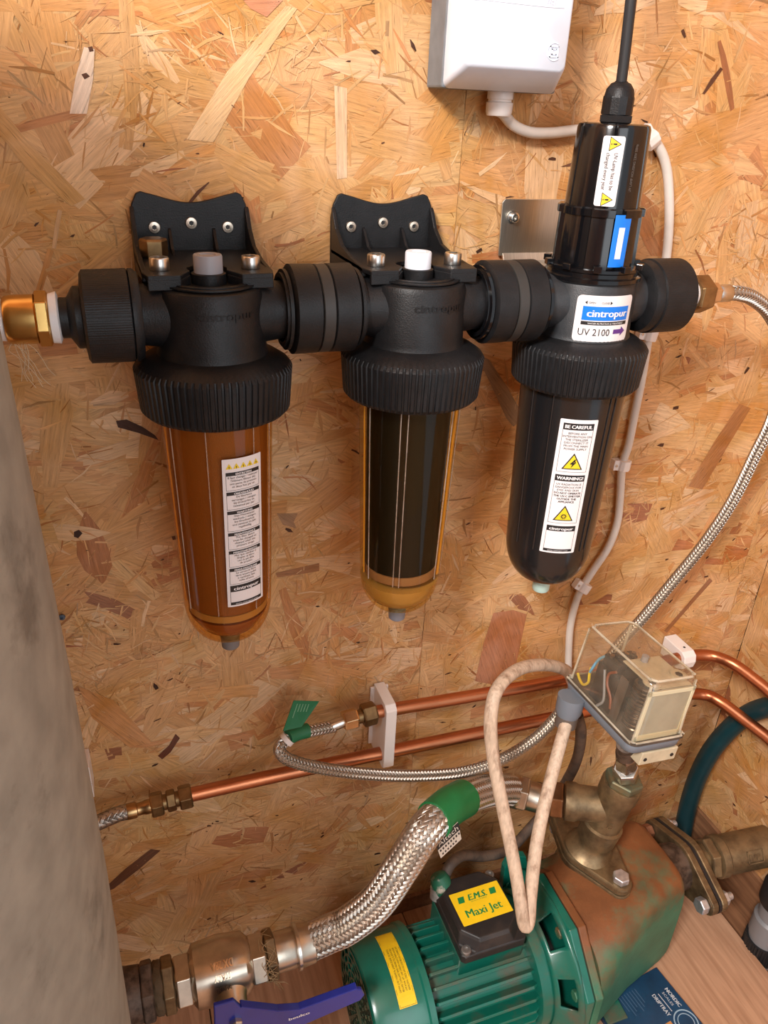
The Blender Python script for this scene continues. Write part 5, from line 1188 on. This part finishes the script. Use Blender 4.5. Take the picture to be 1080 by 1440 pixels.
# wires
for nm, m_, P in (('yellow_wire', mat('yellow_wire', (0.75, 0.55, 0.02), 0.4), [(-0.030, 0.050, zb_+0.010), (-0.031, 0.043, zb_+0.006), (-0.0325, 0.034, zb_+0.006), (-0.0325, 0.028, zb_+0.014), (-0.0325, 0.030, zb_+0.024), (-0.030, 0.033, zb_+0.030)]),
                  ('blue_wire', mat('blue_wire', (0.16, 0.36, 0.50), 0.4), [(-0.0325, 0.030, zb_+0.026), (-0.033, 0.027, zb_+0.036), (-0.031, 0.024, zb_+0.048), (-0.028, 0.018, zb_+0.056)]),
                  ('brown_wire', mat('brown_wire', (0.22, 0.09, 0.05), 0.4), [(-0.033, -0.014, zb_+0.010), (-0.0335, -0.010, zb_+0.022), (-0.0335, 0.000, zb_+0.032), (-0.0335, 0.002, zb_+0.044), (-0.0325, -0.006, zb_+0.052)]),
                  ('grey_wire', mat('grey_wire', (0.25, 0.23, 0.20), 0.4), [(-0.034, 0.004, zb_+0.000), (-0.0335, -0.002, zb_+0.012), (-0.0335, 0.004, zb_+0.030), (-0.033, 0.010, zb_+0.044)])):
    MB().tube([L2W(*p) for p in P], 0.0016, 8, 0.003).build(nm, m_, ps)
# mounting plate and ports underneath
plp = [(-0.014, -0.058), (0.036, -0.058), (0.036, -0.030), (-0.014, -0.030)]
MB().prism([(a, b) for a, b in plp], L2W(0, 0, -hz-0.0205), Rm @ Vector((1, 0, 0)), Rm @ Vector((0, 1, 0)), Rm @ Vector((0, 0, 1)), 0.0165).build('mounting_plate', CREAMP, ps, bevel=0.001)
MB().lathe([(0.0022, 0), (0.0022, 0.0006)], L2W(0.029, -0.0582, -hz-0.013), Rm @ Vector((0, -1, 0)), 14).build('plate_hole', INK, ps)
MB().lathe([(0.0022, 0), (0.0022, 0.0006)], L2W(-0.008, -0.0582, -hz-0.013), Rm @ Vector((0, -1, 0)), 14).build('plate_hole', INK, ps)
a = L2W(-0.022, -0.040, -hz-0.004); b = tt+tdir*0.011; ax = (b-a).normalized(); L = (b-a).length
MB().lathe([(0.0105, 0), (0.0105, L*0.25), (0.0115, L*0.27), (0.0090, L*0.5), (0.0090, L)], a, ax, 28).build('connector_neck', RUSTPIPE, ps)
MB().hexnut(a+ax*L*0.28, ax, 0.0225, L*0.36, up=(0.5, -0.9, 0)).build('connector_nut', mat('bright_nut', (0.62, 0.56, 0.52), 0.25, 1.0), ps, bevel=0.0006)
MB().hexnut(a+ax*L*0.70, ax, 0.0270, L*0.20, up=(0.9, -0.3, 0)).build('lock_nut', STEEL, ps, bevel=0.0006)
# grey cable entries at the left corner of the base
g0 = W(801, 992, y=-0.112)
MB().lathe([(0.0155, 0.012), (0.0150, -0.006), (0.0120, -0.014)], g0, (0.12, 0.1, 1), 28).build('cable_entry', SWGREY, ps)
MB().lathe([(0.0125, -0.012), (0.0125, -0.026), (0.0105, -0.028), (0, -0.028)], g0, (0.12, 0.1, 1), 24).build('entry_nut', mat('dirty_entry_nut', (0.11, 0.085, 0.07), 0.5), ps)

# ------------------------------------------------------------------ loose cables
lc = thing('beige_cable', 'grimy beige cable folded in a long hanging loop before the pump', 'cable', W(738, 1300, y=-0.215))
LP = [W(806, 962, y=-0.040), W(797, 944, y=-0.055), W(768, 935, y=-0.075), W(730, 941, y=-0.100), W(700, 968, y=-0.125), W(690, 1010, y=-0.140), W(693, 1060, y=-0.150), W(702, 1110, y=-0.165), W(712, 1160, y=-0.180), W(724, 1220, y=-0.200), W(732, 1270, y=-0.217), W(736, 1296, y=-0.224), W(740, 1303, y=-0.226), W(744, 1292, y=-0.222), W(746, 1260, y=-0.212), W(754, 1190, y=-0.188), W(766, 1130, y=-0.165), W(780, 1075, y=-0.145), W(791, 1035, y=-0.128), W(796, 1018, y=-0.120)]
MB().tube(LP, 0.0072, 14, 0.004).build('cable_run', BEIGE, lc)
mc = thing('motor_cable', 'grimy dark cable running behind the hose from switch to pump gland', 'cable', W(700, 1200, y=-0.07))
MB().tube([W(812, 1005, y=-0.095), W(817, 1030, y=-0.090), W(812, 1065, y=-0.072), W(797, 1098, y=-0.052), W(775, 1130, y=-0.036), W(745, 1165, y=-0.040), W(715, 1195, y=-0.062), W(680, 1204, y=-0.075), W(652, 1203, y=-0.085), W(634, 1215, y=-0.096), W(625, 1233, y=-0.103)], 0.0068, 12, 0.004).build('cable_run', GCABLE, mc)
gh = thing('garden_hose', 'dark teal rubber hose arching down beside the right wall', 'hose', W(960, 1170, y=-0.02))
GP = [W(1200, 985, y=-0.20), W(1130, 985, y=-0.130), W(1085, 993, y=-0.096), W(1055, 1003, y=-0.070), W(1026, 1025, y=-0.050), W(1000, 1056, y=-0.036), W(982, 1090, y=-0.026), W(970, 1125, y=-0.022), W(962, 1160, y=-0.024), W(957, 1195, y=-0.040)]
MB().tube(GP, 0.0135, 20, 0.006).build('hose_run', TEAL, gh)

# ------------------------------------------------------------------ suction side
su = thing('suction_union', 'grimy brass flange and pipe fitting on the right end of the pump', 'pipe fitting', (0.64, SY, SZ))
MB().prism(stadium_oval(0.150, 0.072), (SX+0.0105, SY, SZ), (0, -0.985, -0.05), (0, -0.05, 0.985), (1, 0, 0), 0.004).build('gasket', INK, su)
MB().prism(stadium_oval(0.150, 0.074), (SX+0.0150, SY, SZ), (0, -0.985, -0.05), (0, -0.05, 0.985), (1, 0, 0), 0.010).build('oval_flange', DBRASS, su, bevel=0.002)
for s_ in (1, -1):
    c = Vector((SX, SY-0.985*0.060*s_, SZ-0.05*0.06*s_))
    MB().hexnut(c-Vector((0.0005, 0, 0)), (-1, 0, 0), 0.0190, 0.011).build('flange_bolt', ZINC if s_ > 0 else mat('rusted_bolt', (0.22, 0.08, 0.035), 0.7, bump=0.3), su, bevel=0.0008)
    MB().lathe([(0.0050, 0), (0.0050, 0.030), (0.0040, 0.031)], c+Vector((0.012, 0, 0)), (1, 0, 0), 16).build('bolt_shank', ZINC, su)
    MB().hexnut(c+Vector((0.026, 0, 0)), (1, 0, 0), 0.017, 0.008).build('flange_nut', ZINC, su, bevel=0.0006)
sdv = (W(1085, 1188, y=-0.156)-Vector((SX+0.02, SY, SZ))).normalized(); so = Vector((SX+0.022, SY, SZ))
MB().lathe([(0.0260, 0), (0.0210, 0.006), (0.0200, 0.028)], so, sdv, 40).build('flange_neck', DBRASS, su)
MB().hexnut(so+sdv*0.020, sdv, 0.050, 0.014, up=(0, 0.4, 1)).build('hex_nut', DBRASS, su, bevel=0.001)
MB().lathe([(0.0265, 0.034), (0.0290, 0.036), (0.0290, 0.046), (0.0270, 0.048), (0.0270, 0.120)], so, sdv, 44).build('pipe_body', DBRASS, su)
fm = plane_map(so+sdv*0.078+Vector((0, -0.0225, 0.015)), sdv, (0, 0.55, 0.83), (0, -0.83, 0.55)); rm = MB(); put_text(rm, fm, 'IVR', 0, -0.005, 0.0, 0.018, 0.009, lift=0.001, bold=0.0003)
for bb in ((-0.012, -0.009, 0.012, -0.0075), (-0.012, 0.0075, 0.012, 0.009), (-0.012, -0.009, -0.0105, 0.009), (0.0105, -0.009, 0.012, 0.009)): put_rect(rm, fm, *bb, 0.0008, 1, 1)
rm.build('cast_lettering', DBRASS, su)
gp = thing('grey_drain_fitting', 'grey plastic pipe fitting with black ribbed collar in the floor gap', 'pipe fitting', (0.714, -0.205, -0.926))
gx_, gy_ = 0.7100, -0.2080
MB().lathe([(0.0225, -0.926), (0.0225, -0.876), (0.0250, -0.874), (0.0250, -0.842), (0.0215, -0.838), (0.0215, -0.800)], (gx_, gy_, 0), (0, 0, 1), 36).build('pipe', mat('mid_grey_plastic', (0.20, 0.20, 0.21), 0.4), gp)
MB().lathe([(0.0262, -0.916), (0.0262, -0.884)], (gx_, gy_, 0), (0, 0, 1), 36*4, rf=lambda a, i: 1 if math.cos(36*a) > 0 else 0.95).build('ribbed_collar', RBLACK, gp, autos=30)
MB().lathe([(0.0255, -0.812), (0.0270, -0.808), (0.0270, -0.780), (0.022, -0.770)], (gx_, gy_, 0), (0, 0, 1), 36).build('top_cap', RBLACK, gp)

# ------------------------------------------------------------------ boxed leaflet on the floor
bk = thing('leaflet_box', 'dark blue printed card box lying on the floor before the pump', 'box', (0.49, -0.27, ZF))
C0 = Vector((0.5385, -0.192, ZF)); er = Vector((0.13, -0.991, 0)).normalized(); eu = Vector((0.991, 0.13, 0)).normalized()
mb = MB().prism([(0, 0), (0.20, 0), (0.20, -0.115), (0, -0.115)], C0, er, eu, (0, 0, 1), 0.006); cb = mb.build('card_box', NAVY, bk, bevel=0.0006)
fm = plane_map(C0+Vector((0, 0, 0.006)), er, eu, (0, 0, 1)); wi = MB()
put_text(wi, fm, 'NORDIC', 0.028, -0.0125, 0.0001, 0.026, 0.0052, 'L', bold=0.0003) 
put_text(wi, fm, 'SCALES', 0.030, -0.0195, 0.0001, 0.019, 0.0034, 'L')
put_rect(wi, fm, 0.029, -0.0255, 0.054, -0.0245, 0.0004, 1, 1)
put_text(wi, fm, 'DRIPTRAY', 0.027, -0.0345, 0.0001, 0.030, 0.0052, 'L', bold=0.0002)
wi.build('lettering', mat('pale_grey_ink', (0.50, 0.52, 0.55), 0.5), cb)
gi = MB()
for k in range(7): put_rect(gi, fm, 0.010+0.0, -0.050-0.0045*k, 0.030+0.004*(k % 3), -0.0488-0.0045*k, 0.0004, 1, 1)
gi.build('small_print', mat('dim_blue_print', (0.05, 0.10, 0.17), 0.5), cb)
pc_ = MB(); cc_ = (0.072, -0.018); ringpts(pc_, fm, cc_[0], cc_[1], 0.016, 0.0016, 0.0004); ringpts(pc_, fm, cc_[0], cc_[1], 0.011, 0.001, 0.0004)
pc_.build('tray_picture', mat('pale_blue_print', (0.30, 0.42, 0.52), 0.4), cb)
pc_ = MB(); put_rect(pc_, fm, 0.062, -0.048, 0.078, -0.036, 0.0004, 1, 1); pc_.build('orange_picture', mat('orange_print', (0.50, 0.22, 0.07), 0.5), cb)
bpy.context.view_layer.update()
